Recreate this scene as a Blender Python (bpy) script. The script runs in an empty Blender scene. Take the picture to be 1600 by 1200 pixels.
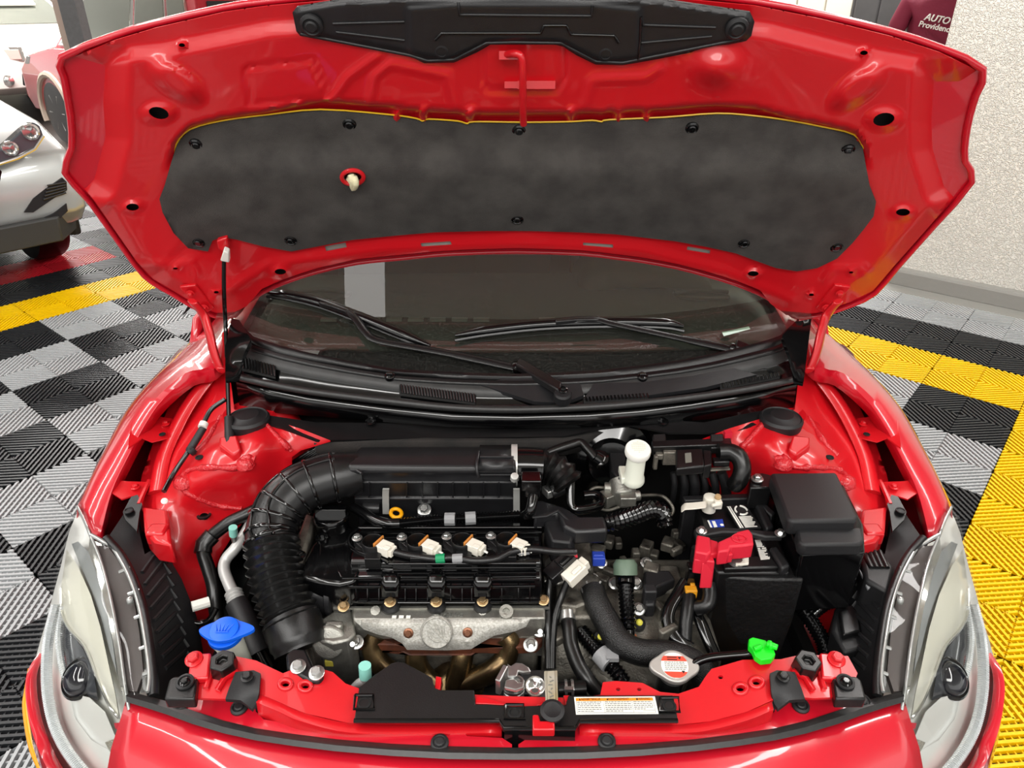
import bpy, bmesh, math, random
import numpy as np
from mathutils import Vector, Matrix
from mathutils.geometry import delaunay_2d_cdt
C = bpy.context.scene.collection
SC = bpy.context.scene
random.seed(4)
# ------------------------------------------------------------------ camera, light, exposure
F_PX, PITCH, HC = 1130.0, math.radians(28.3), 1.617
cd = bpy.data.cameras.new('camera'); cam = bpy.data.objects.new('camera', cd); C.objects.link(cam)
cd.sensor_fit = 'HORIZONTAL'; cd.sensor_width = 36.0; cd.lens = 36.0*F_PX/1600.0
cd.clip_start = 0.02; cd.clip_end = 200
cam.location = (0, 0, HC); cam.rotation_euler = (math.pi/2-PITCH, 0, 0)
SC.camera = cam
w = bpy.data.worlds.new('showroom'); SC.world = w; w.use_nodes = True
w.node_tree.nodes['Background'].inputs[0].default_value = (1.0, 0.98, 0.95, 1)
w.node_tree.nodes['Background'].inputs[1].default_value = 0.82
def area(name, loc, sx, sy, power, color=(1, .98, .95), rot=(0, 0, 0)):
    l = bpy.data.lights.new(name, 'AREA'); l.shape = 'RECTANGLE'; l.size = sx; l.size_y = sy
    l.energy = power; l.color = color
    o = bpy.data.objects.new(name, l); o.location = loc; o.rotation_euler = rot; C.objects.link(o)
# rows of ceiling tubes of the showroom
for tx, pw in ((-3.4, 60), (-1.9, 42), (-0.80, 6), (1.75, 42)):
    area('ceiling_tube_and_fill_lamp', (tx, .9, 3.3), .22, 6.0, pw)
area('ceiling_tube_and_fill_lamp', (-0.1, -1.7, 3.1), 3.6, 1.1, 80)
area('ceiling_tube_and_fill_lamp', (-5.5, 8.5, 3.6), 5.0, .5, 260)
area('ceiling_tube_and_fill_lamp', (-9.0, 12.5, 3.6), 6.0, .6, 420)
area('ceiling_tube_and_fill_lamp', (3.2, 6.6, 3.4), 2.0, .4, 130)
area('ceiling_tube_and_fill_lamp', (2.0, 3.0, 3.5), .3, 2.6, 42, rot=(0, 0, .7))  # added fill lamp, placed to brighten the stucco wall
vs = SC.view_settings
vs.view_transform = 'Standard'; vs.look = 'None'; vs.exposure = 0.74; vs.gamma = 1.0
try: vs.use_curve_mapping = False
except Exception: pass
# ------------------------------------------------------------------ survey: points read off the calibrated camera
CA, SA = math.cos(PITCH), math.sin(PITCH)
CAM = Vector((0, 0, HC))
def ray(px, py):
    u = (px-800)/F_PX; v = (py-600)/F_PX
    return Vector((u, CA-v*SA, -SA-v*CA))
def P(px, py, z):
    d = ray(px, py); return CAM+d*((z-HC)/d.z)
def D(px, py, y):
    d = ray(px, py); return CAM+d*(y/d.y)
def X(px, py, x):
    d = ray(px, py); return CAM+d*(x/d.x)
def PL(px, py, z0, y0, m):
    d = ray(px, py); t = (z0-HC-m*y0)/(d.z-m*d.y); return CAM+d*t
def W(pts): return [P(*p) for p in pts]
def project(p):
    z = p[2]-HC; d = p[1]*CA-z*SA
    return (800+F_PX*p[0]/d, 600-F_PX*(p[1]*SA+z*CA)/d)
def rbf(ctrl):
    c = np.array([(a/100., b/100.) for a, b, _ in ctrl]); zz = np.array([q for _, _, q in ctrl]); n = len(c)
    def K(a, b):
        r = np.sqrt(((a[:, None]-b[None])**2).sum(2)); return np.where(r > 0, r*r*np.log(r+1e-12), 0)
    A = np.zeros((n+3, n+3)); A[:n, :n] = K(c, c)+np.eye(n)*1e-3; A[:n, n] = 1; A[:n, n+1:] = c; A[n:, :n] = A[:n, n:].T
    s = np.linalg.solve(A, np.concatenate([zz, np.zeros(3)]))
    def f(px, py):
        q = np.array([[px/100., py/100.]]); return float((K(q, c)@s[:n])[0]+s[n]+q[0]@s[n+1:])
    return f
def zs(ctrl, dz=0.0):
    f = rbf(ctrl); return lambda px, py: P(px, py, f(px, py)+dz)
# ------------------------------------------------------------------ materials
def lin(h):
    h = h.lstrip('#'); v = [int(h[i:i+2], 16)/255 for i in (0, 2, 4)]
    return tuple(x/12.92 if x <= .04045 else ((x+.055)/1.055)**2.4 for x in v)+(1,)
def mk(name, hx, rough=.5, metal=0.0, coat=0.0, var=0.0, vs_=30, bump=0.0, bs=200, spec=.5, dirt=None, emit=0, rv=0.0):
    m = bpy.data.materials.new(name); m.use_nodes = True; nt = m.node_tree; b = nt.nodes['Principled BSDF']
    col = lin(hx) if isinstance(hx, str) else tuple(hx)+(1,)
    b.inputs['Base Color'].default_value = col; b.inputs['Roughness'].default_value = rough
    b.inputs['Metallic'].default_value = metal; b.inputs['Coat Weight'].default_value = coat
    b.inputs['Coat Roughness'].default_value = .04
    b.inputs['Specular IOR Level'].default_value = spec
    tc = nt.nodes.new('ShaderNodeTexCoord')
    if var or dirt:
        n = nt.nodes.new('ShaderNodeTexNoise'); n.inputs['Scale'].default_value = vs_; n.inputs['Detail'].default_value = 6
        nt.links.new(tc.outputs['Object'], n.inputs['Vector'])
        r = nt.nodes.new('ShaderNodeValToRGB'); e = r.color_ramp.elements
        e[0].position = .35; e[1].position = .68
        c2 = lin(dirt) if dirt else tuple(min(1, c*(1+var)) for c in col[:3])+(1,)
        e[0].color = col if dirt else tuple(c*(1-var) for c in col[:3])+(1,); e[1].color = c2
        nt.links.new(n.outputs['Fac'], r.inputs['Fac']); nt.links.new(r.outputs['Color'], b.inputs['Base Color'])
        if rv:
            mr = nt.nodes.new('ShaderNodeMapRange'); mr.inputs[3].default_value = max(.02, rough-rv); mr.inputs[4].default_value = rough+rv
            nt.links.new(n.outputs['Fac'], mr.inputs[0]); nt.links.new(mr.outputs[0], b.inputs['Roughness'])
    if bump:
        n2 = nt.nodes.new('ShaderNodeTexNoise'); n2.inputs['Scale'].default_value = bs; n2.inputs['Detail'].default_value = 3
        nt.links.new(tc.outputs['Object'], n2.inputs['Vector'])
        bp = nt.nodes.new('ShaderNodeBump'); bp.inputs['Strength'].default_value = bump; bp.inputs['Distance'].default_value = .004
        nt.links.new(n2.outputs['Fac'], bp.inputs['Height']); nt.links.new(bp.outputs['Normal'], b.inputs['Normal'])
    if emit:
        b.inputs['Emission Color'].default_value = col; b.inputs['Emission Strength'].default_value = emit
    return m
def glassy(name, tint=(1, 1, 1), refl=1.45, rough=.02, dens=1.0, dust=0.0):
    m = bpy.data.materials.new(name); m.use_nodes = True; nt = m.node_tree; nt.nodes.clear()
    o = nt.nodes.new('ShaderNodeOutputMaterial'); t = nt.nodes.new('ShaderNodeBsdfTransparent')
    t.inputs[0].default_value = tuple(c*dens for c in tint)+(1,)
    g = nt.nodes.new('ShaderNodeBsdfGlossy'); g.inputs['Roughness'].default_value = rough
    fr = nt.nodes.new('ShaderNodeFresnel'); fr.inputs[0].default_value = refl
    mx = nt.nodes.new('ShaderNodeMixShader'); nt.links.new(fr.outputs[0], mx.inputs[0])
    nt.links.new(t.outputs[0], mx.inputs[1]); nt.links.new(g.outputs[0], mx.inputs[2])
    last = mx
    if dust:
        df = nt.nodes.new('ShaderNodeBsdfDiffuse'); df.inputs[0].default_value = (.5, .5, .45, 1)
        tc = nt.nodes.new('ShaderNodeTexCoord'); n = nt.nodes.new('ShaderNodeTexNoise'); n.inputs['Scale'].default_value = 260
        nt.links.new(tc.outputs['Object'], n.inputs['Vector'])
        mr = nt.nodes.new('ShaderNodeMapRange'); mr.inputs[1].default_value = .45; mr.inputs[2].default_value = .8
        mr.inputs[3].default_value = dust*.5; mr.inputs[4].default_value = dust*2
        nt.links.new(n.outputs['Fac'], mr.inputs[0])
        m2 = nt.nodes.new('ShaderNodeMixShader'); nt.links.new(mr.outputs[0], m2.inputs[0])
        nt.links.new(mx.outputs[0], m2.inputs[1]); nt.links.new(df.outputs[0], m2.inputs[2]); last = m2
    nt.links.new(last.outputs[0], o.inputs[0]); return m
RED = mk('red_body_paint', (.56, .006, .020), .28, coat=1.0)
RIN = mk('red_inner_paint', (.58, .006, .012), .30, coat=.4)
RSEAM = mk('red_sealer', (.58, .010, .018), .3, coat=.4, bump=1.0, bs=240)
BLK = mk('black_plastic', '#111112', .28, var=.15, bump=.12, bs=900)
BLKG = mk('black_gloss_plastic', '#070708', .14, coat=.3)
BLKM = mk('black_matte_plastic', '#18181a', .5, bump=.15, bs=800)
GREYP = mk('dark_grey_plastic', '#1d1d1f', .33, var=.12, bump=.1, bs=700)
RUB = mk('black_rubber', '#0d0d0d', .30, var=.2, vs_=60)
RUBG = mk('grey_rubber_seal', '#2a2a2a', .38, var=.15, vs_=120)
VOID = mk('dark_underbody_and_hole_shade', '#070707', .8)
ALU = mk('cast_aluminium', '#a09f98', .42, metal=.85, var=.18, vs_=40, bump=.25, bs=500)
ALUD = mk('dull_gearbox_aluminium', '#8a867c', .46, metal=.6, dirt='#2e2b27', vs_=26, bump=.3, bs=300)
SHLD = mk('speckled_heat_shield_metal', '#c9c8c2', .5, metal=.35, dirt='#a3a198', vs_=300, bump=.25, bs=600)
STEEL = mk('zinc_plated_steel', '#b9bab8', .3, metal=.9, var=.1, vs_=90)
GOLDST = mk('passivated_brass_steel', '#b59a72', .35, metal=.85, var=.2, vs_=120)
CHROME = mk('bright_reflector', '#e8e8e6', .12, metal=.9)
BRONZE = mk('heat_tinted_exhaust', '#33221a', .27, metal=.9, dirt='#8f7a55', vs_=16, rv=.08)
RUST = mk('rusty_gasket', '#5c2c14', .7, dirt='#3a1a0c', vs_=50)
CREAM = mk('cream_connector_plastic', '#e4dfd2', .45)
WHITE = mk('white_plastic', '#ecebe4', .45)
MILK = mk('milky_reservoir_plastic', '#dfe2d4', .35)
BLUE = mk('blue_cap_plastic', '#0a62e8', .4)
BLUED = mk('blue_connector_plastic', '#2742a8', .45)
GREEN = mk('green_clip_plastic', '#10d820', .4)
TEAL = mk('mint_green_cap', '#8ed3c6', .45)
YEL = mk('yellow_plastic', '#f5a90a', .4)
YELT = mk('yellow_edge_paint', '#d8b020', .4)
REDC = mk('red_cover_plastic', '#d01f35', .5, bump=.1, bs=600)
GTAPE = mk('grey_tape', '#8b8c8e', .5, bump=.2, bs=200)
GRN = mk('green_tape', '#0d8a58', .5)
ORG = mk('orange_print', '#f08a10', .5)
ORGS = mk('orange_seal', '#c78038', .5)
PAPER = mk('white_label_paper', '#efeee6', .45)
INK = mk('grey_label_ink', '#77776f', .6)
INKB = mk('black_label_ink', '#141414', .6)
PIPE = mk('silver_pipe_coating', '#c3c2c0', .35, metal=.25)
FELT = mk('insulation_felt', '#474441', .9, dirt='#363331', vs_=22, bump=.6, bs=700)
FELTD = mk('firewall_felt', '#2c2826', .9, dirt='#1b1a19', vs_=20, bump=.4, bs=500)
FOAM = mk('cream_foam', '#e6dfb8', .7, bump=.4, bs=300)
LENS = glassy('clear_headlight_lens', (.97, .98, .97), 1.30, .03)
GLASS = glassy('windscreen_glass', (.78, .86, .78), 1.9, .012, .85, dust=.035)
GLASSD = mk('dark_car_glass', '#20262a', .06, spec=.8)
GLASSB = mk('reflection_pale_car_glass', '#a8aca4', .06, metal=.75)  # pale metallic base puts bright showroom reflections into the window colour
DASH = mk('dashboard_glare_grey', '#47493e', .7, bump=.15, bs=500)  # dark dash lifted to grey-green, standing in for ceiling glare on the windscreen
AMBER = mk('amber_lens', '#e89a10', .25, coat=.5)
NAVY = mk('projector_glass', '#0a0d1c', .05, coat=1)
BEZ = mk('grey_bezel', '#57504f', .35, bump=.25, bs=1500)
BEZL = mk('light_grey_bezel', '#8c8f90', .28)
REFL = mk('silvered_reflector', '#f2f2ee', .25, metal=.35)
CLIPM = mk('bright_clip_steel', '#d4d4d0', .32, metal=.45)
CLRM = mk('clear_moulding', '#a6a8a6', .12, metal=.5, coat=.5)
LEDW = mk('clear_light_guide', '#e9ecef', .12, metal=.35, coat=1)
# ------------------------------------------------------------------ mesh building
class MB:
    def __init__(s): s.v = []; s.f = []
    def add(s, vs, fs):
        n = len(s.v); s.v += [Vector(p) for p in vs]; s.f += [tuple(i+n for i in f) for f in fs]; return s
    def prism(s, top, off):                       # polygon (world points) swept by a vector
        n = len(top); off = Vector(off); a = [Vector(p) for p in top]; b = [p+off for p in a]
        nrm = Vector((0, 0, 0))
        for i in range(n): nrm += a[i].cross(a[(i+1) % n])
        fl = nrm.dot(off) > 0
        t = tuple(range(n)); u = tuple(range(2*n-1, n-1, -1)); sd = [(i, i+n, (i+1) % n+n, (i+1) % n) for i in range(n)]
        fs = [t, u]+sd
        if fl: fs = [tuple(reversed(f)) for f in fs]
        return s.add(a+b, fs)
    def box(s, c, size, R=None):
        x, y, z = [k/2 for k in size]; R = R or Matrix.Identity(3); c = Vector(c)
        vs = [c+R@Vector((i*x, j*y, k*z)) for k in (-1, 1) for j in (-1, 1) for i in (-1, 1)]
        return s.add(vs, [(0, 2, 3, 1), (4, 5, 7, 6), (0, 1, 5, 4), (2, 6, 7, 3), (0, 4, 6, 2), (1, 3, 7, 5)])
    def loft(s, rings, closed=True, caps=True):
        n = len(rings[0]); vs = [p for r in rings for p in r]; fs = []
        m = n if closed else n-1
        for k in range(len(rings)-1):
            for i in range(m):
                j = (i+1) % n; fs.append((k*n+i, k*n+j, (k+1)*n+j, (k+1)*n+i))
        if caps and closed:
            fs.append(tuple(range(n-1, -1, -1))); fs.append(tuple(range((len(rings)-1)*n, len(rings)*n)))
        return s.add(vs, fs)
    def tube(s, pts, r, n=10, caps=True, flat=1.0):
        pts = [Vector(p) for p in pts]; m = len(pts)
        rs = r if isinstance(r, (list, tuple)) else [r]*m
        T = []
        for i in range(m):
            t = pts[min(i+1, m-1)]-pts[max(i-1, 0)]; T.append(t.normalized() if t.length > 1e-9 else Vector((0, 0, 1)))
        up = Vector((0, 0, 1)) if abs(T[0].z) < .9 else Vector((0, 1, 0))
        N = T[0].cross(up).normalized(); rings = []
        for i in range(m):
            N = (N-T[i]*N.dot(T[i])).normalized(); B = T[i].cross(N)
            rings.append([pts[i]+(N*math.cos(a)+B*math.sin(a)*flat)*rs[i] for a in [2*math.pi*k/n for k in range(n)]])
        return s.loft(rings, True, caps)
    def lathe(s, o, ax, prof, n=20, caps=True):   # prof: (radius, height along axis)
        o = Vector(o); ax = Vector(ax).normalized(); a = ax.orthogonal().normalized(); b = ax.cross(a)
        rings = [[o+ax*h+(a*math.cos(t)+b*math.sin(t))*r for t in [2*math.pi*k/n for k in range(n)]] for r, h in prof]
        return s.loft(rings, True, caps)
    def mirror(s):
        m = MB(); m.v = [Vector((.01-p.x, p.y, p.z)) for p in s.v]; m.f = [tuple(reversed(f)) for f in s.f]; return m
def cr(pts, k=6):                                  # Catmull-Rom
    pts = [Vector(p) for p in pts]; q = [pts[0]*2-pts[1]]+pts+[pts[-1]*2-pts[-2]]; out = []
    for i in range(1, len(q)-2):
        a, b, c, d = q[i-1:i+3]
        for j in range(k):
            t = j/k; out.append(.5*((2*b)+(c-a)*t+(2*a-5*b+4*c-d)*t*t+(3*b-a-3*c+d)*t**3))
    return out+[pts[-1]]
def cr2(pts, k=5, closed=False):
    if closed: pts = [pts[-1]]+list(pts)+[pts[0], pts[1]]
    o = cr([(a, b, 0) for a, b in pts], k); o = [(p.x, p.y) for p in o]
    return o[k:-k-1] if closed else o
def corr(pts, r, amp, per=4, total=None):           # corrugated conduit: resampled path, alternating radius
    L = [0]
    for i in range(1, len(pts)): L.append(L[-1]+(pts[i]-pts[i-1]).length)
    n = max(4, int(L[-1]/per)); out = []; k = 0
    for j in range(2*n+1):
        d = L[-1]*j/(2*n)
        while k < len(L)-2 and L[k+1] < d: k += 1
        t = (d-L[k])/max(1e-9, L[k+1]-L[k]); out.append(pts[k].lerp(pts[k+1], t))
    return out, [r+(amp if j % 2 else -amp) for j in range(2*n+1)]
def inside(poly, q):
    p = np.array(poly); x, y = q[:, 0], q[:, 1]; r = np.zeros(len(q), bool); n = len(p)
    for i in range(n):
        a, b = p[i], p[(i+1) % n]
        c = ((a[1] > y) != (b[1] > y)) & (x < (b[0]-a[0])*(y-a[1])/((b[1]-a[1]) or 1e-12)+a[0]); r ^= c
    return r
def segdist(poly, q, closed=True):
    p = np.array(poly, float); n = len(p); d = np.full(len(q), 1e9)
    for i in range(n if closed else n-1):
        a, b = p[i], p[(i+1) % n]; ab = b-a
        t = np.clip(((q-a)@ab)/max(1e-9, ab@ab), 0, 1); d = np.minimum(d, np.hypot(*(q-a-t[:, None]*ab).T))
    return d
def dens(poly, step):
    o = []
    for i, a in enumerate(poly):
        b = poly[(i+1) % len(poly)]; k = max(1, int(math.hypot(b[0]-a[0], b[1]-a[1])/step+.5))
        o += [(a[0]+(b[0]-a[0])*j/k, a[1]+(b[1]-a[1])*j/k) for j in range(k)]
    return o
def patch(mb, poly, surf, step=14, holes=(), thick=.003, off=None, vec=None):
    """curved sheet with real thickness: outline and holes in survey pixels, surf(px, py) -> point; off = direction of thickness"""
    loops = [dens(poly, step)]+[dens(h, step) for h in holes]
    pts = []; edges = []
    for l in loops:
        n = len(pts); pts += l; edges += [(n+i, n+(i+1) % len(l)) for i in range(len(l))]
    a = np.array(poly); lo, hi = a.min(0), a.max(0)
    gx, gy = np.meshgrid(np.arange(lo[0]+step*.5, hi[0], step), np.arange(lo[1]+step*.5, hi[1], step))
    q = np.stack([gx.ravel(), gy.ravel()], 1)
    if len(q):
        ok = inside(poly, q) & (segdist(poly, q) > step*.45)
        for h in holes: ok &= ~inside(h, q) & (segdist(h, q) > step*.35)
        pts = pts+[tuple(p) for p in q[ok]]
    co, _, fs, *_ = delaunay_2d_cdt([Vector(p) for p in pts], edges, [], 0, 1e-6, False)
    ct = np.array([[sum(co[i].x for i in f)/3, sum(co[i].y for i in f)/3] for f in fs])
    ok = inside(poly, ct)
    for h in holes: ok &= ~inside(h, ct)
    fs = [f for f, k in zip(fs, ok) if k]
    if vec is not None: vs = vec(np.array([(p.x, p.y) for p in co]))
    else: vs = [surf(p.x, p.y) for p in co]
    vs = [Vector(p) for p in vs]; n = len(vs); out = []
    cnt = {}
    for f in fs:
        A, B, Cc = (vs[i] for i in f[:3])
        if (B-A).cross(Cc-A).dot(CAM-A) < 0: f = tuple(reversed(f))
        out.append(tuple(f))
        for i in range(3): cnt[(f[i], f[(i+1) % 3])] = 1
    if thick:
        off = Vector(off) if off is not None else Vector((0, 0, -1))
        bk = [p+off*thick for p in vs]
        sides = [(b, a, a+n, b+n) for (a, b) in cnt if (b, a) not in cnt]
        mb.add(vs+bk, out+[tuple(i+n for i in reversed(f)) for f in out]+sides)
    else: mb.add(vs, out)
    return mb
ROOT = {}
def root_of(o):
    while o.parent: o = o.parent
    return o
def thing(name, label, cat, loc, group=None):
    o = bpy.data.objects.new(name, None); C.objects.link(o); o.location = loc; o.empty_display_size = .05
    o['label'] = label; o['category'] = cat
    if group: o['group'] = group
    return o
def islands(mb):
    p = list(range(len(mb.v)))
    def fd(i):
        while p[i] != i: p[i] = p[p[i]]; i = p[i]
        return i
    for f in mb.f:
        for k in f[1:]: p[fd(k)] = fd(f[0])
    d = {}
    for f in mb.f: d.setdefault(fd(f[0]), []).append(f)
    out = []
    for fs in d.values():
        m = MB(); m.v = mb.v; m.f = fs; out.append(m)
    return out
def addn(name, mb, *a, **k):                        # one object per separate piece
    for m in islands(mb): o = add(name, m, *a, **k)
    return o
def add(name, mb, mat, parent=None, sm=32, bev=0, label=None, seg=2, clean=True):
    me = bpy.data.meshes.new(name); base = root_of(parent).location if parent else Vector((0, 0, 0))
    used = sorted({i for f in mb.f for i in f}); idx = {k: i for i, k in enumerate(used)}
    me.from_pydata([mb.v[k]-base for k in used], [], [tuple(idx[i] for i in f) for f in mb.f])
    me.validate(); me.materials.append(mat)
    if sm:
        me.polygons.foreach_set('use_smooth', [True]*len(me.polygons)); me.set_sharp_from_angle(angle=math.radians(sm))
    o = bpy.data.objects.new(name, me); C.objects.link(o)
    if parent: o.parent = parent
    if bev:
        b = o.modifiers.new('edge', 'BEVEL'); b.width = bev; b.segments = seg; b.limit_method = 'ANGLE'; b.angle_limit = math.radians(40)
    if label: o['label'] = label
    return o
def box(c, s, R=None): return MB().box(c, s, R)
def tube(p, r, n=10, flat=1.0): return MB().tube(p, r, n, True, flat)
def lathe(o, a, p, n=20): return MB().lathe(o, a, p, n)
def pz(poly, z, h): return MB().prism([P(a, b, z) for a, b in poly], (0, 0, -h))   # upright block: top outline at height z
def ell(cx, cy, rx, ry, n=16, rot=0):
    c, s = math.cos(rot), math.sin(rot)
    return [(cx+rx*math.cos(t)*c-ry*math.sin(t)*s, cy+rx*math.cos(t)*s+ry*math.sin(t)*c) for t in [2*math.pi*k/n for k in range(n)]]
def rotto(ax): return Vector((0, 0, 1)).rotation_difference(Vector(ax).normalized()).to_matrix()
_bm = {}
def bolt(parent, pos, r=.006, ax=(0, 0, 1), mat=None, name='bolt', kind='hex', label=None):
    mat = mat or STEEL; key = (kind, mat.name)
    if key not in _bm:
        m = MB()
        if kind == 'hex':
            m.lathe((0, 0, 0), (0, 0, 1), [(1.5, 0), (1.5, .25), (1.25, .4)], 16); m.lathe((0, 0, .3), (0, 0, 1), [(1, 0), (1, .7), (.8, .9)], 6)
            m.lathe((0, 0, 1.1), (0, 0, 1), [(.5, 0), (.4, .15)], 10)
        elif kind == 'clip':
            m.lathe((0, 0, 0), (0, 0, 1), [(1.5, 0), (1.45, .3), (1.1, .5), (.95, .35)], 18); m.lathe((0, 0, .2), (0, 0, 1), [(.8, 0), (.8, .35), (.6, .5)], 14)
        elif kind == 'plug':
            m.lathe((0, 0, 0), (0, 0, 1), [(1.3, 0), (1.25, .25), (.9, .35), (.8, .1), (.3, .05)], 20)
        me = bpy.data.meshes.new(name); me.from_pydata(m.v, [], m.f); me.materials.append(mat)
        me.polygons.foreach_set('use_smooth', [True]*len(me.polygons)); me.set_sharp_from_angle(angle=math.radians(35)); _bm[key] = me
    o = bpy.data.objects.new(name, _bm[key]); C.objects.link(o); o.parent = parent
    o.location = Vector(pos)-root_of(parent).location; o.scale = (r, r, r)
    o.rotation_euler = rotto(ax).to_euler()
    if label: o['label'] = label
    return o
def text(parent, s, pos, xdir, ydir, size, mat, name='lettering', ext=.0003, align='CENTER', shear=0, bold=0):
    cu = bpy.data.curves.new(name, 'FONT'); cu.body = s; cu.size = size; cu.extrude = ext; cu.align_x = align; cu.align_y = 'CENTER'; cu.shear = shear; cu.offset = bold
    cu.materials.append(mat); o = bpy.data.objects.new(name, cu); C.objects.link(o); o.parent = parent
    x = Vector(xdir).normalized(); y = Vector(ydir); y = (y-x*y.dot(x)).normalized(); zz = x.cross(y)
    R = Matrix((x, y, zz)).transposed().to_4x4(); b = root_of(parent).location if parent else Vector((0, 0, 0))
    o.matrix_local = Matrix.Translation(Vector(pos)-b)@R
    me = bpy.data.meshes.new_from_object(o); q = bpy.data.objects.new(name, me); q.parent = parent; q.matrix_local = Matrix.Translation(Vector(pos)-b)@R; C.objects.link(q)
    bpy.data.objects.remove(o); bpy.data.curves.remove(cu); q.name = name
    return q
# ================================================================== SETTING
TH = .870; UX, UY = math.cos(TH), math.sin(TH); VX, VY = math.sin(TH), -math.cos(TH)
OX, OY = -2.670, 3.756
def GW(u, v, z=0.0): return Vector((OX+.4*(u*UX+v*VX), OY+.4*(u*UY+v*VY), z))
CONC = mk('dark_showroom_concrete', '#4a4340', .35, var=.2, vs_=3)
def st(o): o['kind'] = 'structure'; return o
fl = MB().add([(-22, -6, -.016), (14, -6, -.016), (14, 26, -.016), (-22, 26, -.016)], [(0, 1, 2, 3)])
FLOOR = st(add('floor', fl, CONC, sm=0))
TM = {'g': mk('grey_floor_tile', '#b0b4b6', .42, var=.06, vs_=5, spec=.4), 'k': mk('charcoal_floor_tile', '#26282b', .38, var=.1, vs_=5, spec=.5),
      'y': mk('yellow_floor_tile', '#f4c900', .42, var=.05, vs_=5, spec=.4), 'r': mk('red_floor_tile', '#c01828', .42, var=.05, vs_=5)}
def tile_mesh():
    m = MB(); h = .2
    def bar(a, b, w, z0, z1):
        a, b = Vector(a), Vector(b); d = (b-a).normalized(); s = Vector((-d.y, d.x, 0))*w/2
        A = [a-s, b-s, b+s, a+s]; up = Vector((0, 0, 1))
        m.add([p+up*z0 for p in A]+[p+up*z1 for p in A], [(4, 5, 6, 7), (0, 1, 5, 4), (1, 2, 6, 5), (2, 3, 7, 6), (3, 0, 4, 7)])
    for sx in (-1, 1):
        for sy in (-1, 1):
            def q(x, y): return (h+sx*x, h+sy*y, 0)
            for k in range(1, 15):
                c = k*.0275
                a = max(0, c-h); b = min(h, c)
                if b-a < .006: continue
                bar(q(a, c-a), q(b, c-b), .0085, -.014, 0)
            for k in range(-6, 7):
                c = k*.0275
                a = max(0, c); b = min(h, h+c)
                bar(q(a, a-c), q(b, b-c), .004, -.014, -.006)
    for a, b in (((0, 0), (.4, 0)), ((.4, 0), (.4, .4)), ((.4, .4), (0, .4)), ((0, .4), (0, 0))):
        bar(a+(0,), b+(0,), .004, -.014, -.003)
    return m
tmb = tile_mesh(); TMESH = {}
for k, mt in TM.items():
    me = bpy.data.meshes.new('floor_tile'); me.from_pydata(tmb.v, [], tmb.f); me.materials.append(mt); TMESH[k] = me
rz = math.atan2(UY, UX)
def tile_colour(u, v):
    if v == -1 and u <= 6: return 'y'
    if u == 6: return 'y'
    if v == 11 and u < 6: return 'y'
    if u == 7: return 'k'
    if u == 8: return 'g'
    if v == -2: return 'k'
    if v == -3: return 'r' if u <= 1 else 'k'
    if v < -3: return 'k' if (u+v) % 3 else 'g'
    if v > 11: return 'k' if (u+v) % 2 else 'g'
    return 'k' if (u+v) % 2 else 'g'
ntile = 0
for u in range(-6, 9):
    for v in range(-9, 15):
        c = GW(u+.5, v+.5)
        if c.y < -.3 or c.y > 7.0 or c.x > 4.2: continue
        px, py = project(c)
        if c.y < .3 and abs(c.x) > 2.2 or (c.y >= .3 and not (-420 < px < 2000 and 150 < py)): continue
        if abs(c.x) < .5 and .9 < c.y < 3.7: continue          # hidden under the parked car
        o = bpy.data.objects.new('tile', TMESH[tile_colour(u, v)]); C.objects.link(o); o.parent = FLOOR
        # local x runs along u, local y along -v so that the tile is right side up
        o.location = GW(u, v+1); o.rotation_euler = (0, 0, rz); ntile += 1
print('tiles', ntile)
STUC = bpy.data.materials.new('cream_stucco'); STUC.use_nodes = True
nt = STUC.node_tree; b = nt.nodes['Principled BSDF']; b.inputs['Base Color'].default_value = lin('#ecebe2'); b.inputs['Roughness'].default_value = .75
tc = nt.nodes.new('ShaderNodeTexCoord'); n1 = nt.nodes.new('ShaderNodeTexNoise'); n1.inputs['Scale'].default_value = 75; n1.inputs['Detail'].default_value = 4; n1.inputs['Distortion'].default_value = 1.2
nt.links.new(tc.outputs['Object'], n1.inputs['Vector']); rp = nt.nodes.new('ShaderNodeValToRGB'); rp.color_ramp.elements[0].position = .42; rp.color_ramp.elements[1].position = .62
nt.links.new(n1.outputs['Fac'], rp.inputs['Fac']); bp = nt.nodes.new('ShaderNodeBump'); bp.inputs['Strength'].default_value = .9; bp.inputs['Distance'].default_value = .006
nt.links.new(rp.outputs['Color'], bp.inputs['Height']); nt.links.new(bp.outputs['Normal'], b.inputs['Normal'])
GREYW = mk('grey_skirting_paint', '#8f8f8a', .55, bump=.5, bs=40)
# stucco wall on the right: runs along v, its free end is where the person stands
A = P(1378, 440, 0); vd = Vector((VX, VY, 0)); ud = Vector((UX, UY, 0)); A = A+ud*.06
q = [A, A+vd*5.5, A+vd*5.5+ud*.22, A+ud*.22]
st(add('wall_right', MB().prism([p+Vector((0, 0, 3.6)) for p in q], (0, 0, -3.6)), STUC, sm=0, bev=.01))
q = [A-ud*.05, A+vd*5.5-ud*.05, A+vd*5.5+ud*.03, A+ud*.03]
st(add('baseboard_right', MB().prism([p+Vector((0, 0, .10)) for p in q], (0, 0, -.12)), GREYW, sm=0, bev=.02))
q = [A-ud*.30, A+vd*5.5-ud*.30, A+vd*5.5, A]
st(add('trim_1', MB().prism([p+Vector((0, 0, -.004)) for p in q], (0, 0, -.02)), GREYW, sm=0))
CREAMW = mk('cream_wall', '#d9d3c4', .6, var=.04, vs_=2)
PANEL = mk('grey_metal_door', '#5c5a5a', .35, metal=.5, var=.1, vs_=4)
st(add('wall_back', box((6.0, 8.6, 1.8), (12, .2, 3.6)), CREAMW, sm=0))
st(add('wall_left', box((-12.0, 21, 1.8), (26, .2, 3.6)), CREAMW, sm=0))
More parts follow.
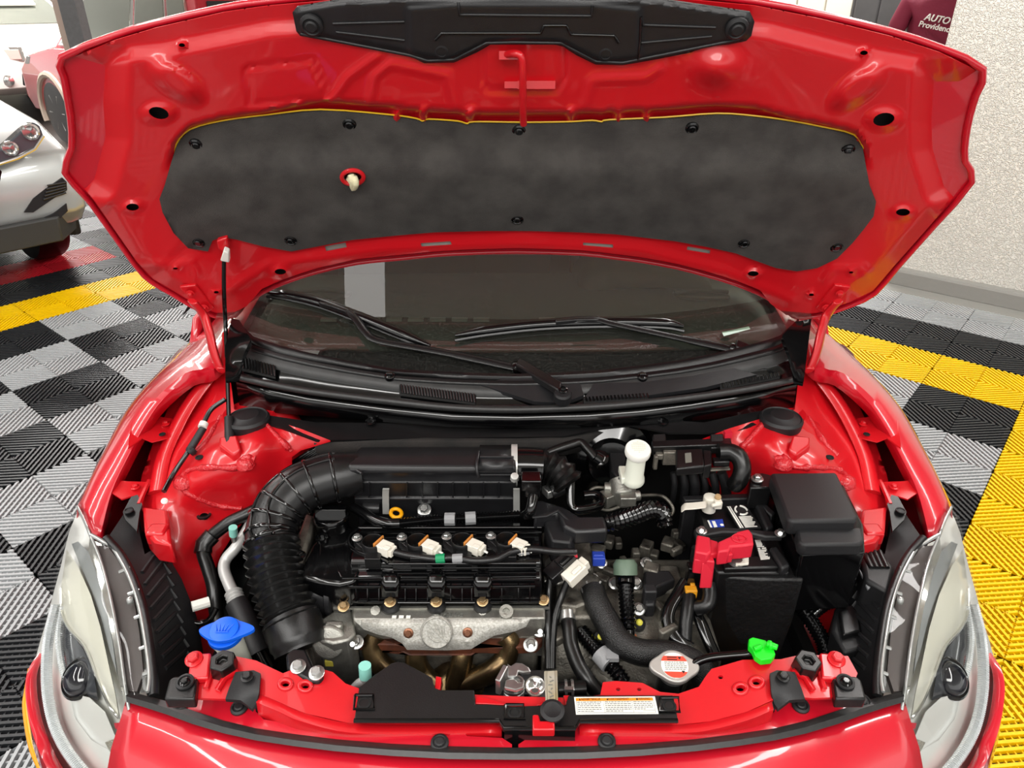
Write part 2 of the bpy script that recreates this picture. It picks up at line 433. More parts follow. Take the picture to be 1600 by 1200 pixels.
dr = st(add('door_1', box((4.55, 8.47, 1.3), (2.05, .06, 2.6)), PANEL, sm=0))
for k in range(8): add('panel', box((3.66+k*.256, 8.43, 1.3), (.235, .03, 2.5)), PANEL, dr, bev=.008)
for k in range(5): add('panel', box((2.2+k*.30, 8.48, 1.3), (.28, .03, 2.6)), CREAMW, bpy.data.objects['wall_back'], bev=.006)
st(add('ceiling', box((-3, 9, 3.9), (36, 34, .1)), mk('white_ceiling', '#f0f0e8', .9), sm=0))
# grey steel post in front of the red SUV
pt = thing('steel_post', 'grey square steel post standing before the red SUV', 'post', D(121, 45, 7.2).to_2d().to_3d())
pc = D(121, 45, 7.2); POST = mk('grey_post_paint', '#6e6f72', .4, var=.08)
add('shaft', box((pc.x, pc.y, 1.7), (.15, .15, 3.4)), POST, pt, bev=.006)
add('edge_strip', box((pc.x-.11, pc.y, 1.7), (.06, .10, 3.4)), mk('pinkish_strip', '#c8b4a8', .4), pt, bev=.004)
add('base_plate', box((pc.x, pc.y, .012), (.34, .3, .024)), POST, pt, bev=.004)
# ================================================================== background cars
def bgcar(name, label, paint, loc, ang, L, Wd, prof, cab, wheel=(.34, .2), axles=(.8, -.8), clad=None):
    t = thing(name, label, 'car', loc); R = Matrix.Rotation(ang, 3, 'Z'); lo = Vector(loc)
    def T(x, y, z): return lo+R@Vector((x, y, z))
    rings = []
    for fy, ins in ((-1, .10), (-.985, .03), (-.9, 0), (.9, 0), (.985, .03), (1, .10)):
        cz = .62; ring = []
        for x, z in prof: ring.append(T(x*(1-ins*.35), fy*Wd/2, cz+(z-cz)*(1-ins)))
        rings.append(ring)
    add('body', MB().loft(rings), paint, t, sm=50, bev=.02)
    rings = []
    for fy in (-1, -.9, .9, 1):
        ins = .05 if abs(fy) == 1 else 0
        rings.append([T(x, fy*Wd/2*(.93-.17*max(0, min(1, (z-cab[0][1])/.45))), z-ins*(z-cab[0][1])) for x, z in cab])
    add('cabin', MB().loft(rings), paint, t, sm=40, bev=.02)
    zb = cab[0][1]; zt = max(z for _, z in cab)
    def wy(z, s): return s*Wd/2*(.93-.17*max(0, min(1, (z-zb)/.45)))
    for s in (-1, 1):
        def side(nm, x0, x1, x2, x3, za, zz):
            q = [T(x0, wy(za, s)+s*.012, za), T(x1, wy(za, s)+s*.012, za), T(x2, wy(zz, s)+s*.012, zz), T(x3, wy(zz, s)+s*.012, zz)]
            c = sum(q, Vector((0, 0, 0)))/4; nn = (R@Vector((0, -s, 0)))*.02
            fr = add(nm+'_frame', MB().prism([c+(p-c)*1.10 for p in q], nn), CHROME, t, sm=0)
            add(nm, MB().prism([p+(R@Vector((0, s, 0)))*.006 for p in q], nn), GLASSB, fr, sm=0)
        (xr, _), (xrt, _), (xft, _), (xf, _) = cab[0], cab[1], cab[-2], cab[-1]
        mid = (xrt+xft)/2
        side('front_side_window', mid+.06, xf-.28, xft-.12, mid+.06, zb+.06, zt-.09)
        side('rear_side_window', xr+(xrt-xr)*.3+.62, mid-.06, mid-.06, xrt+.55, zb+.06, zt-.09)
        side('quarter_window', xr+(xrt-xr)*.3+.16, xr+(xrt-xr)*.3+.54, xrt+.47, xrt+.20, zb+.08, zt-.10)
        for ax in axles:
            o = T(ax, s*(Wd/2-.20), wheel[0]); a = R@Vector((0, s, 0))
            wl = add('wheel', MB().lathe(o, a, [(wheel[0]*.62, 0), (wheel[0]*.95, .01), (wheel[0], .04), (wheel[0], .17), (wheel[0]*.95, .20), (wheel[0]*.66, .205)], 28), RUB, t, sm=35)
            rm = MB().lathe(o+a*.12, a, [(wheel[0]*.66, 0), (wheel[0]*.66, .085), (wheel[0]*.6, .06), (wheel[0]*.58, .03)], 24)
            for k in range(6):
                th = k*math.pi/3; e1 = R@Vector((math.cos(th), 0, 0))+Vector((0, 0, math.sin(th)))
                rm.tube([o+a*.17, o+a*.18+e1*wheel[0]*.62], .03, 6)
            add('rim', rm, STEEL, wl, sm=35)
            ar = MB().tube([T(ax+math.cos(q_)*(wheel[0]+.07), s*(Wd/2-.01), wheel[0]+math.sin(q_)*(wheel[0]+.07)) for q_ in np.linspace(-.3, math.pi+.3, 18)], .045, 8)
            add('wheel_arch', ar, clad or BLKM, t, sm=40)
    for (xa, za), (xb, zb2), nm in ((cab[-1], cab[-2], 'windscreen'), (cab[0], cab[1], 'rear_window')):
        sgn = 1 if nm == 'windscreen' else -1
        k0, k1 = .12, .88
        pa = (xa+(xb-xa)*k0, za+(zb2-za)*k0); pb = (xa+(xb-xa)*k1, za+(zb2-za)*k1); y0, y1 = Wd*.40, Wd*.335
        add(nm, MB().prism([T(pa[0]+sgn*.012, -y0, pa[1]+.012), T(pa[0]+sgn*.012, y0, pa[1]+.012), T(pb[0]+sgn*.012, y1, pb[1]+.012), T(pb[0]+sgn*.012, -y1, pb[1]+.012)], R@Vector((-sgn*.02, 0, -.012))), GLASSB if nm == 'windscreen' else GLASSD, t, sm=0)
    return t, T
SILV = mk('silver_car_paint', '#b9bdbb', .3, metal=.35, coat=1); SKIRT = mk('grey_skirt_plastic', '#3a3b3a', .55, bump=.2, bs=300)
WPNT = mk('white_car_paint', '#eae6e0', .3, coat=1); RPNT = mk('dark_red_car_paint', (.42, .006, .022), .25, coat=1)
hv = math.atan2(VY, VX)
# silver SUV: heads along v, its front corner shows at the left edge
cF = D(108, 330, 4.40); cF.z = 0
ctr = cF-vd*2.12-ud*(-.78)*(-1); ctr = cF-vd*2.12-ud*.80
suv, T = bgcar('silver_suv', 'silver crossover car nosing in from the left edge, headlight and fog lamp visible', SILV, (ctr.x, ctr.y, 0), hv, 4.4, 1.82,
    [(-2.15, .38), (2.05, .36), (2.17, .46), (2.18, .62), (2.10, .80), (1.78, .94), (1.05, 1.04), (-2.0, 1.06), (-2.2, .8)], [(-2.1, 1.02), (-1.75, 1.58), (-.2, 1.66), (.35, 1.6), (1.15, 1.0)], (.36, .2), (1.38, -1.3))
s = 1
hl = MB().loft([[T(2.175, .44, .70), T(2.15, .44, .80), T(2.10, .44, .80), T(2.10, .44, .70)], [T(2.12, .74, .73), T(2.08, .74, .86), T(2.0, .74, .86), T(2.0, .74, .73)], [T(1.86, .905, .82), T(1.80, .905, .91), T(1.72, .9, .91), T(1.76, .9, .82)]])
def FP(px, py, off=0.0):                          # point on the SUV's front plane
    d = ray(px, py); b_ = T(2.17+off, 0, 0); return CAM+d*((b_-CAM).dot(vd)/d.dot(vd))
h = add('headlight', MB().prism([FP(x, y, .03) for x, y in ((-30, 262), (-8, 240), (14, 222), (36, 202), (52, 191), (63, 197), (68, 211), (54, 231), (28, 245), (0, 254))], vd*-.08), mk('smoked_headlamp', '#4a4e54', .06, coat=1), suv, sm=0, bev=.008)
add('lens_ring', MB().lathe(FP(48, 206, .036), vd, [(.045, -.02), (.045, .006), (.034, .008), (.028, -.004), (.002, .0)], 22), CHROME, h)
add('lens_ring', MB().lathe(FP(16, 232, .036), vd, [(.04, -.02), (.04, .006), (.030, .008), (.024, -.004), (.002, .0)], 22), CHROME, h)
add('chrome_lip', MB().tube([FP(x, y, .034) for x, y in ((-30, 264), (0, 256), (28, 247), (54, 233), (68, 212))], .008, 6), CHROME, h)
g = add('grille', MB().prism([T(2.20, -.42, .80), T(2.20, .42, .80), T(2.215, .36, .5), T(2.215, -.36, .5)], T(-.1, 0, 0)-T(0, 0, 0)), BLKG, suv, sm=0)
for k in range(4): add('grille_bar', MB().prism([T(2.225, -.40, .76-k*.07), T(2.225, .40, .76-k*.07), T(2.225, .40, .735-k*.07), T(2.225, -.40, .735-k*.07)], T(-.03, 0, 0)-T(0, 0, 0)), CHROME, g, sm=0, bev=.004)
fr = add('fog_lamp_recess', MB().prism([FP(x, y, .012) for x, y in ((38, 332), (52, 310), (72, 294), (98, 278), (104, 284), (105, 297), (84, 310), (52, 332))], vd*-.09), BLKM, suv, sm=0)
for k in range(5): add('slat', MB().tube([FP(68+k*1.5, 312-k*5.5, .016), FP(103, 301-k*4, .016)], .006, 6), GREYP, fr)
add('lower_slot', MB().prism([FP(x, y, .012) for x, y in ((50, 352), (84, 334), (104, 318), (106, 330), (88, 346), (62, 356))], vd*-.09), BLKM, suv, sm=0)
add('centre_grille', MB().prism([FP(x, y, .012) for x, y in ((-60, 250), (-8, 258), (3, 268), (0, 284), (-20, 310), (-60, 320))], vd*-.05), BLKG, suv, sm=0)
add('lower_trim', MB().loft([[T(2.19, -.85, .30), T(2.21, -.85, .45), T(2.0, -.85, .45), T(2.0, -.85, .30)], [T(2.19, .7, .30), T(2.21, .7, .45), T(2.0, .7, .45), T(2.0, .7, .30)], [T(1.8, .93, .26), T(1.85, .935, .44), T(1.6, .9, .44), T(1.6, .9, .26)]]), SKIRT, suv, bev=.01)
add('number_plate', MB().prism([T(2.225, -.24, .52), T(2.225, .24, .52), T(2.225, .24, .42), T(2.225, -.24, .42)], T(-.02, 0, 0)-T(0, 0, 0)), WHITE, suv, sm=0)
# red SUV turned away, its left flank and wheel behind the silver one
wc = P(112, 224, 0); ctr = wc+vd*1.35+ud*.86
rsuv, T = bgcar('red_suv', 'dark red SUV with chrome framed windows behind the grey post', RPNT, (ctr.x, ctr.y, 0), hv+math.pi, 4.5, 1.84,
    [(-2.2, .34), (2.1, .34), (2.25, .5), (2.2, .82), (1.85, 1.0), (1.05, 1.10), (-2.0, 1.12), (-2.25, .85)], [(-2.2, 1.08), (-1.95, 1.62), (-.2, 1.72), (.3, 1.66), (1.15, 1.06)], (.36, .2), (1.35, -1.35), mk('light_cladding', '#b9a898', .5))
for s in (-1, 1):
    add('headlight', MB().loft([[T(2.22, s*.5, .8), T(2.16, s*.5, .9), T(2.1, s*.5, .9), T(2.1, s*.5, .8)], [T(1.95, s*.93, .88), T(1.8, s*.935, .97), T(1.7, s*.92, .97), T(1.8, s*.92, .88)]]), CHROME, rsuv, bev=.006)
    add('tail_light', MB().loft([[T(-2.24, s*.6, .9), T(-2.2, s*.6, 1.04), T(-2.1, s*.6, 1.04), T(-2.1, s*.6, .9)], [T(-2.0, s*.93, .94), T(-2.0, s*.93, 1.06), T(-1.9, s*.92, 1.06), T(-1.9, s*.92, .94)]]), mk('red_lamp', '#a01018', .1, coat=1), rsuv, bev=.006)
add('belt_trim', tube([T(1.2, -.93, 1.10), T(-2.1, -.93, 1.13)], .014, 8), CHROME, rsuv)
# white pickup further back
cF = P(62, 196, 0)+ud*.4; ctr = cF-vd*2.55-ud*.9+ud*1.0
wp, T = bgcar('white_pickup', 'white pickup truck with a fog lamp and knobbly tyre, far behind the silver car', WPNT, (ctr.x, ctr.y, 0), hv, 5.2, 1.86,
    [(-2.5, .42), (2.35, .40), (2.58, .5), (2.6, .78), (2.5, 1.02), (2.3, 1.1), (1.3, 1.2), (-2.55, 1.2), (-2.6, .7)], [(-1.5, 1.16), (-1.3, 1.72), (-.2, 1.8), (.4, 1.76), (1.35, 1.16)], (.39, .22), (1.6, -1.6), mk('silver_flare', '#cfc8c2', .5))
for s in (-1, 1):
    f = add('fog_lamp_recess', MB().loft([[T(2.61, s*.5, .52), T(2.61, s*.5, .68), T(2.5, s*.5, .68), T(2.5, s*.5, .52)], [T(2.45, s*.90, .56), T(2.45, s*.90, .68), T(2.3, s*.88, .68), T(2.3, s*.88, .56)]]), BLKM, wp, bev=.01)
    add('fog_lamp', MB().lathe(T(2.55, s*.72, .60), T(1, s*.3, 0)-T(0, 0, 0), [(.07, -.05), (.07, .05), (.04, .06)], 16), CHROME, f)
    h = add('headlight', MB().loft([[T(2.61, s*.45, .82), T(2.57, s*.45, 1.0), T(2.5, s*.45, 1.0), T(2.5, s*.45, .82)], [T(2.42, s*.92, .84), T(2.36, s*.92, 1.02), T(2.2, s*.9, 1.02), T(2.25, s*.9, .84)]]), CHROME, wp, bev=.008)
    add('lens', MB().loft([[T(2.625, s*.5, .85), T(2.59, s*.5, .97), T(2.5, s*.5, .97), T(2.5, s*.5, .85)], [T(2.44, s*.925, .86), T(2.40, s*.925, .98), T(2.3, s*.9, .98), T(2.3, s*.9, .86)]]), mk('pink_tinted_lens', '#d8b0a8', .1, coat=1), h, bev=.006)
add('price_sheet', MB().prism([T(.95, -.1, 1.49), T(.95, .45, 1.49), T(.65, .45, 1.68), T(.65, -.1, 1.68)], T(-.02, 0, -.02)-T(0, 0, 0)), PAPER, wp, sm=0)
# ================================================================== person behind the wall end
pb = D(1462, 36, 5.75); px0, py0 = pb.x, pb.y
pers = thing('person', 'person in a maroon polo shirt with white lettering standing past the stucco wall end', 'person', (px0, py0, 0))
SHIRT = mk('maroon_polo_cotton', '#7c1a36', .75, bump=.3, bs=60); SKIN = mk('skin', '#b98566', .5); TROU = mk('dark_trousers', '#20222a', .8, bump=.2, bs=200); HAIR = mk('dark_hair', '#17110d', .6, bump=.6, bs=150)
fwd = Vector((-.18, -.98, 0)); rt = Vector((-.98, .18, 0))     # facing the camera side, slightly turned
def B(r, f, z): return Vector((px0, py0, 0))+rt*r*1.05+fwd*f+Vector((0, 0, z*1.085))
def skin(name, verts, edges, radii, mat, parent, lv=2):
    me = bpy.data.meshes.new(name); b0 = root_of(parent).location
    me.from_pydata([p-b0 for p in verts], edges, []); me.materials.append(mat)
    o = bpy.data.objects.new(name, me); C.objects.link(o); o.parent = parent
    o.modifiers.new('skin', 'SKIN').use_smooth_shade = True; o.modifiers.new('smooth', 'SUBSURF').levels = lv; o.modifiers[-1].render_levels = lv
    for i, r in enumerate(radii):
        me.skin_vertices[0].data[i].radius = r if isinstance(r, tuple) else (r, r); me.skin_vertices[0].data[i].use_root = i == 0
    return o
bv = [B(0, 0, .98), B(0, 0, 1.12), B(0, .01, 1.28), B(0, 0, 1.42), B(0, 0, 1.50), B(0, .02, 1.56), B(0, .03, 1.66), B(0, .03, 1.74)]
be = [(i, i+1) for i in range(7)]; brd = [(.14, .09), (.12, .085), (.14, .09), (.12, .075), (.06, .055), .055, (.078, .095), (.07, .085)]
for s in (-1, 1):
    n = len(bv)
    bv += [B(s*.10, 0, .92), B(s*.11, .01, .50), B(s*.11, -.02, .09), B(s*.12, .14, .04)]; brd += [.095, .06, .042, .035]
    be += [(0, n), (n, n+1), (n+1, n+2), (n+2, n+3)]
    n = len(bv)
    bv += [B(s*.21, 0, 1.43), B(s*.27, -.02, 1.14), B(s*.27, .08, .90), B(s*.26, .12, .82)]; brd += [.06, .042, .032, .03]
    be += [(3, n), (n, n+1), (n+1, n+2), (n+2, n+3)]
body = skin('body', bv, be, brd, SKIN, pers)
for s in (-1, 1):
    for k in range(5):
        a = B(s*.26, .10+.012*k, .82); bq = a+Vector((0, 0, -.05-.01*(k in (1, 2, 3))))+fwd*(.01+.008*k); cq = bq+Vector((0, 0, -.03))-rt*s*.01
        if k == 4: bq = a+Vector((0, 0, -.03))+fwd*.03; cq = bq+Vector((0, 0, -.03))
        skin('finger', [a, bq, cq], [(0, 1), (1, 2)], [.011, .009, .008], SKIN, body, 1)
sv = [B(0, 0, .93), B(0, 0, 1.10), B(0, .01, 1.28), B(0, 0, 1.42), B(0, 0, 1.50), B(0, .015, 1.535)]; se = [(i, i+1) for i in range(5)]; sr = [(.185, .13), (.17, .125), (.19, .135), (.18, .115), (.085, .075), (.068, .068)]
for s in (-1, 1):
    n = len(sv); sv += [B(s*.20, 0, 1.435), B(s*.255, -.01, 1.24)]; sr += [.075, .066]; se += [(3, n), (n, n+1)]
sh = skin('polo_shirt', sv, se, sr, SHIRT, pers)
tv = [B(0, 0, 1.0), B(0, 0, .90)]; te = [(0, 1)]; tr = [(.178, .122), (.18, .125)]
for s in (-1, 1):
    n = len(tv); tv += [B(s*.10, 0, .82), B(s*.11, .01, .5), B(s*.11, -.02, .08)]; tr += [.105, .078, .062]; te += [(1, n), (n, n+1), (n+1, n+2)]
skin('trousers', tv, te, tr, TROU, pers)
for s in (-1, 1):
    add('shoe', MB().loft([[B(s*.115+a*.045, f, z) for a, z in ((-1, 0), (1, 0), (.8, h_), (-.8, h_))] for f, h_ in ((-.09, .09), (.0, .11), (.12, .07), (.2, .045))]), BLKM, pers, bev=.01)
    add('eye', MB().lathe(B(s*.032, .122, 1.665), fwd, [(.012, -.01), (.010, .004), (.004, .007)], 10), WHITE, body)
    add('ear', MB().lathe(B(s*.082, .02, 1.65), rt*s, [(.012, -.02), (.028, .0), (.02, .012)], 10), SKIN, body)
add('nose', MB().loft([[B(-.008, .118, 1.668), B(.008, .118, 1.668), B(0, .10, 1.668)], [B(-.018, .125, 1.625), B(.018, .125, 1.625), B(0, .10, 1.62)]]), SKIN, body, bev=.004)
add('mouth', MB().tube([B(-.025, .114, 1.598), B(0, .120, 1.596), B(.025, .114, 1.598)], .005, 6), mk('lips', '#8a4a40', .5), body)
add('hair', MB().lathe(B(0, .015, 1.69), (0, 0, 1), [(.094, -.04), (.102, .02), (.09, .075), (.05, .105), (.01, .115)], 18), HAIR, body)
lx = -rt.copy(); q0 = D(1462, 33, py0-.135)
ly = Vector((0, 0, 1)); lx2 = (lx*1.0+Vector((0, 0, -.16))).normalized()
bpy.context.view_layer.update(); she = sh.evaluated_get(bpy.context.evaluated_depsgraph_get())
def on_shirt(px, py):
    ok, loc, nr, _ = she.ray_cast(CAM-pers.location, ray(px, py).normalized())
    return (loc+pers.location if ok else D(px, py, py0-.16)), (nr if ok else Vector((0, -1, 0)))
for s_, px, py, sz_, sh_ in (('AUTO', 1443, 26, .060, .2), ('Providencia', 1437, 37, .050, 0)):
    p_, n_ = on_shirt(px, py); n_ = Vector((n_.x*.6, n_.y, 0)).normalized(); xd = Vector((-n_.y, n_.x, 0)); xd = (xd+Vector((0, 0, -.17))).normalized()
    text(sh, s_, p_+n_*.028, xd, Vector((0, 0, 1)), sz_, WHITE, 'lettering', .004, align='LEFT', shear=sh_, bold=.0009)
# ================================================================== THE RED HATCHBACK: body, hood, front
CAR = thing('hatchback_car', 'red hatchback car with its hood propped open, parked on checkered floor tiles', 'car', (0.005, 2.2, 0))
# ---- hood
HA = math.radians(62); HN = Vector((0, -math.sin(HA), -math.cos(HA))); HT = Vector((0, -math.cos(HA), math.sin(HA))); H0 = Vector((0, 1.453, 1.0))
def Hd(px, py, off=0.0):
    d = ray(px, py); e = off; p = None
    for _ in range(5):
        t = (H0+HN*e-CAM).dot(HN)/d.dot(HN); p = CAM+d*t
        s_ = (p-H0).dot(HT); xx = (p.x-.005)/.75
        e = off-.05*(1-xx*xx)+.10*max(0, s_-.55)**2*2
    return p
def Hvec(fn): return lambda q: [Hd(a, b, o) for (a, b), o in zip(q, fn(q))]
def smst(x): x = np.clip(x, 0, 1); return x*x*(3-2*x)
def sd(poly, q): d = segdist(poly, q); return np.where(inside(poly, q), d, -d)
outer = [(337, 494), (368, 493), (382, 474), (412, 456), (445, 441), (497, 424), (560, 410), (620, 404), (680, 398), (733, 395), (808, 393), (907, 396), (960, 402), (1000, 407), (1055, 417), (1105, 430), (1150, 444), (1185, 458), (1207, 470), (1232, 488), (1245, 496), (1277, 494), (1330, 477), (1368, 458), (1404, 416), (1460, 353), (1519, 284), (1508, 252), (1509, 217), (1516, 180), (1525, 150), (1536, 108), (1470, 75), (1390, 49), (1285, 23), (1180, 2), (1050, -10), (808, -17), (560, -10), (420, 2), (350, 12), (241, 37), (178, 56), (97, 89), (100, 122), (110, 182), (112, 231), (101, 270), (140, 315), (210, 413), (236, 440), (270, 460), (300, 478)]
pad = [(420, 180), (350, 189), (297, 203), (278, 222), (268, 252), (257, 290), (249, 311), (254, 332), (271, 364), (294, 388), (325, 393), (332, 376), (345, 371), (368, 374), (410, 385), (455, 393), (497, 385), (550, 375), (620, 368), (680, 363), (760, 361), (827, 361), (900, 363), (960, 366), (1055, 377), (1105, 386), (1150, 396), (1185, 409), (1213, 419), (1245, 424), (1277, 419), (1308, 404), (1332, 380), (1350, 358), (1365, 338), (1369, 315), (1359, 290), (1353, 259), (1348, 231), (1334, 211), (1285, 199), (1232, 189), (1180, 182), (1120, 178), (1040, 184), (980, 187), (950, 188), (940, 191), (925, 189), (890, 191), (820, 192), (760, 192), (740, 191), (730, 194), (715, 190), (670, 187), (660, 190), (650, 186), (608, 180), (501, 172)]
rec = [(x, y-(13 if y < 200 and 420 < x < 1190 else 5 if y < 260 else -3)) for x, y in pad]
Lf = [(80, 60), (182, 90), (178, 160), (182, 215), (162, 290), (120, 330), (60, 300)]
Rf = [(1560, 70), (1495, 112), (1445, 112), (1440, 190), (1442, 235), (1462, 300), (1490, 330), (1560, 300)]
Fb = [(60, 20), (170, 88), (260, 78), (420, 45), (560, 34), (800, 28), (1060, 30), (1200, 48), (1340, 84), (1470, 108), (1560, 60), (1200, -40), (400, -40)]
Ls = [(120, 320), (170, 330), (215, 405), (260, 440), (300, 460), (290, 500), (200, 470), (90, 330)]
Rs = [(1500, 320), (1455, 335), (1400, 400), (1370, 430), (1335, 455), (1330, 500), (1420, 470), (1530, 320)]
bevl = [(655, 90), (708, 112), (706, 152), (690, 160), (690, 130)]
boxp = [(752, 62), (752, 122), (762, 141), (872, 141), (882, 122), (882, 62)]
lp1 = [(385, 106), (488, 94), (512, 150), (390, 164)]
strokes = [([(520, 155), (545, 120), (590, 88)], 7, .004), ([(578, 160), (585, 120), (610, 100), (700, 118), (712, 165)], 6, .004), ([(915, 165), (925, 125), (1010, 122), (1030, 108)], 7, .004),
           (boxp, 3, -.004), (lp1+lp1[:1], 2.5, -.003), ([(182, 418), (262, 412), (300, 412), (308, 430)], 6, .005), ([(1355, 428), (1345, 418), (1300, 420), (1290, 436)], 6, .005),
           ([(330, 470), (420, 415), (600, 390), (808, 381), (1000, 392), (1130, 425), (1235, 470)], 9, .004), ([(236, 440), (300, 380), (330, 392)], 9, -.003)]
def relief(q):
    t_ = smst((275-q[:, 1])/55); sp_ = sd(pad, q); o = -.024*(t_*np.clip(np.maximum(sd(rec, q), sp_+3)/9+.5, 0, 1)+(1-t_)*np.clip((sp_-16)/12+.5, 0, 1))
    for poly, dpt, bl in ((Lf, -.034, 44), (Rf, -.034, 40), (Fb, -.014, 24), (Ls, -.022, 26), (Rs, -.022, 26)):
        o = o+dpt*np.clip(sd(poly, q)/bl+.5, 0, 1)
    o = o+.012*np.exp(-((q[:, 0]-1120)/34)**2-((q[:, 1]-108)/26)**2)*1.8
    for cx in (620, 662, 735, 892, 966, 1010): o = o+.020*np.exp(-((q[:, 0]-cx)/6)**2-((q[:, 1]-182)/9)**2)
    for cx, cy, sg in ((275, 128, 1), (1340, 138, -1)):
        u = (q[:, 0]-cx)*.8+sg*(q[:, 1]-cy)*.6; v = -(q[:, 0]-cx)*.6*sg+(q[:, 1]-cy)*.8
        o = o+.014*smst(1.6-np.hypot(u/38, v/17))
    for pl, wd, ht in strokes: o = o+ht*np.exp(-(segdist(pl, q, False)/wd)**2)
    for cx, cy, r in holes_c: o = o+.006*smst(1.9-np.hypot((q[:, 0]-cx)/r[0], (q[:, 1]-cy)/r[1])/1.1)
    return o
holes_c = [(248, 177, (16, 9.5)), (207, 324, (10, 6)), (1381, 187, (17, 10.5)), (1411, 332, (11, 6)), (438, 425, (9, 5)), (1177, 428, (8.5, 4.5)), (284, 71, (5, 3.5)), (1350, 83, (6, 4)), (274, 420, (4, 2)), (1330, 426, (3.5, 2)), (338, 457, (4, 2.5)), (1268, 461, (4, 2.5))]
rots = {0: .25, 2: -.2}
hl_ = [ell(c[0], c[1], c[2][0], c[2][1], 16, rots.get(i, 0)) for i, c in enumerate(holes_c)]
slots = [[(507, 385), (540, 379), (542, 387), (510, 393)], [(657, 380), (704, 377), (706, 383), (659, 386)], [(911, 379), (958, 382), (958, 388), (911, 384)], [(1074, 385), (1110, 391), (1109, 397), (1073, 391)]]
ins = []
cxm, cym = 808, 240
for i, (x, y) in enumerate(outer):
    a = Vector(outer[i-1]+(0,)); b_ = Vector(outer[(i+1) % len(outer)]+(0,)); t_ = (b_-a).normalized(); nn = Vector((-t_.y, t_.x, 0))
    if (Vector((cxm, cym, 0))-Vector((x, y, 0))).dot(nn) < 0: nn = -nn
    k = 5.5 if y > 330 else 7
    ins.append((x+nn.x*k, y+nn.y*k))
hood = add('hood', patch(MB(), outer, None, 26, (), .004, -HN, vec=Hvec(lambda q: np.full(len(q), -.030)-.012*smst((14-segdist(outer, q))/14)*0)), RED, CAR, sm=60, label='open red hood seen from its underside')
rim = [Hd(x, y, -.026) for x, y in cr2(outer, 2, True)]
add('hem_flange', MB().tube(rim+rim[:1], .0055, 8), RED, hood, sm=60)
add('inner_panel', patch(MB(), ins, None, 5.6, hl_+slots, .0015, -HN, vec=Hvec(relief)), RIN, hood, sm=50)
addn('hole_shade_disc', (lambda m: [m.lathe(Hd(c[0], c[1], relief(np.array([[c[0], c[1]]]))[0]-.022), -HN, [(.02*c[2][0]/16+.006, -.002), (.001, .001)], 14) for c in holes_c] and m)(MB()), VOID, hood)  # added black discs paint the darkness inside the stamped holes
for s_ in slots: add('slot_plug', MB().prism([Hd(x, y, relief(np.array([[x, y]]))[0]-.005) for x, y in s_], -HN*.003), mk('grey_plug', '#8a8680', .6) if not bpy.data.materials.get('grey_plug') else bpy.data.materials['grey_plug'], hood, sm=0)
# padding
def padoff(q):
    d = segdist(pad, q); t_ = smst((275-q[:, 1])/55); o = -.016*t_+.008*(1-t_)+.006*smst(d/30)
    for cx, cy in clips: o = o-.006*np.exp(-(np.hypot(q[:, 0]-cx, (q[:, 1]-cy)*1.4)/16)**2)
    return o+.0025*np.sin(q[:, 0]*.031+q[:, 1]*.02)*np.sin(q[:, 1]*.05)
clips = [(546, 194), (307, 226), (811, 204), (1081, 200), (1324, 235), (310, 378), (454, 375), (808, 342), (1163, 379), (1307, 385)]
pdm = add('insulation_pad', patch(MB(), pad, None, 13, [ell(551, 277, 14, 9)], .004, -HN, vec=Hvec(padoff)), FELT, hood, sm=60, label='dark grey felt insulation pad')
top_edge = [Hd(x, y, -.014) for x, y in cr2([p for p in pad if p[1] < 262][-22:]+[p for p in pad if p[1] < 262 and p[0] < 430][:4], 3)]
edge = [Hd(x, y, -.0145) for x, y in cr2([(268, 250)]+list(reversed([p for p in pad if p[1] < 235 and p[0] < 480]))[-6:][::-1][0:0]+[(276, 224), (297, 202), (350, 188), (420, 179), (501, 171), (608, 179), (650, 185), (660, 189), (670, 186), (715, 189), (730, 193), (742, 190), (820, 191), (890, 190), (925, 188), (940, 190), (952, 187), (1040, 183), (1120, 177), (1180, 181), (1232, 188), (1285, 198), (1334, 210), (1350, 232)], 3)]
add('yellow_edge', MB().tube(edge, .0014, 6), YELT, pdm)
for cx, cy in clips: bolt(hood, Hd(cx, cy, padoff(np.array([[cx, cy]]))[0]), .0085, HN, BLKG, 'clip', 'clip')
rg = MB().tube([Hd(x, y, .013) for x, y in ell(551, 277, 17, 11, 24)+ell(551, 277, 17, 11, 24)[:1]], .004, 8)
tg = add('padding_ring', rg, RIN, hood, label='red ring in the insulation pad')
c0 = Hd(551, 277, .0)
add('foam_knot', MB().lathe(Hd(551, 277, .004), HN, [(.010, 0), (.011, .008), (.008, .012)], 6).tube(cr([Hd(548, 273, .022), Hd(551, 283, .028), Hd(552, 294, .020), Hd(556, 286, .030), Hd(553, 276, .024)], 4), .006, 8), FOAM, tg, sm=60, label='cream foam knot')
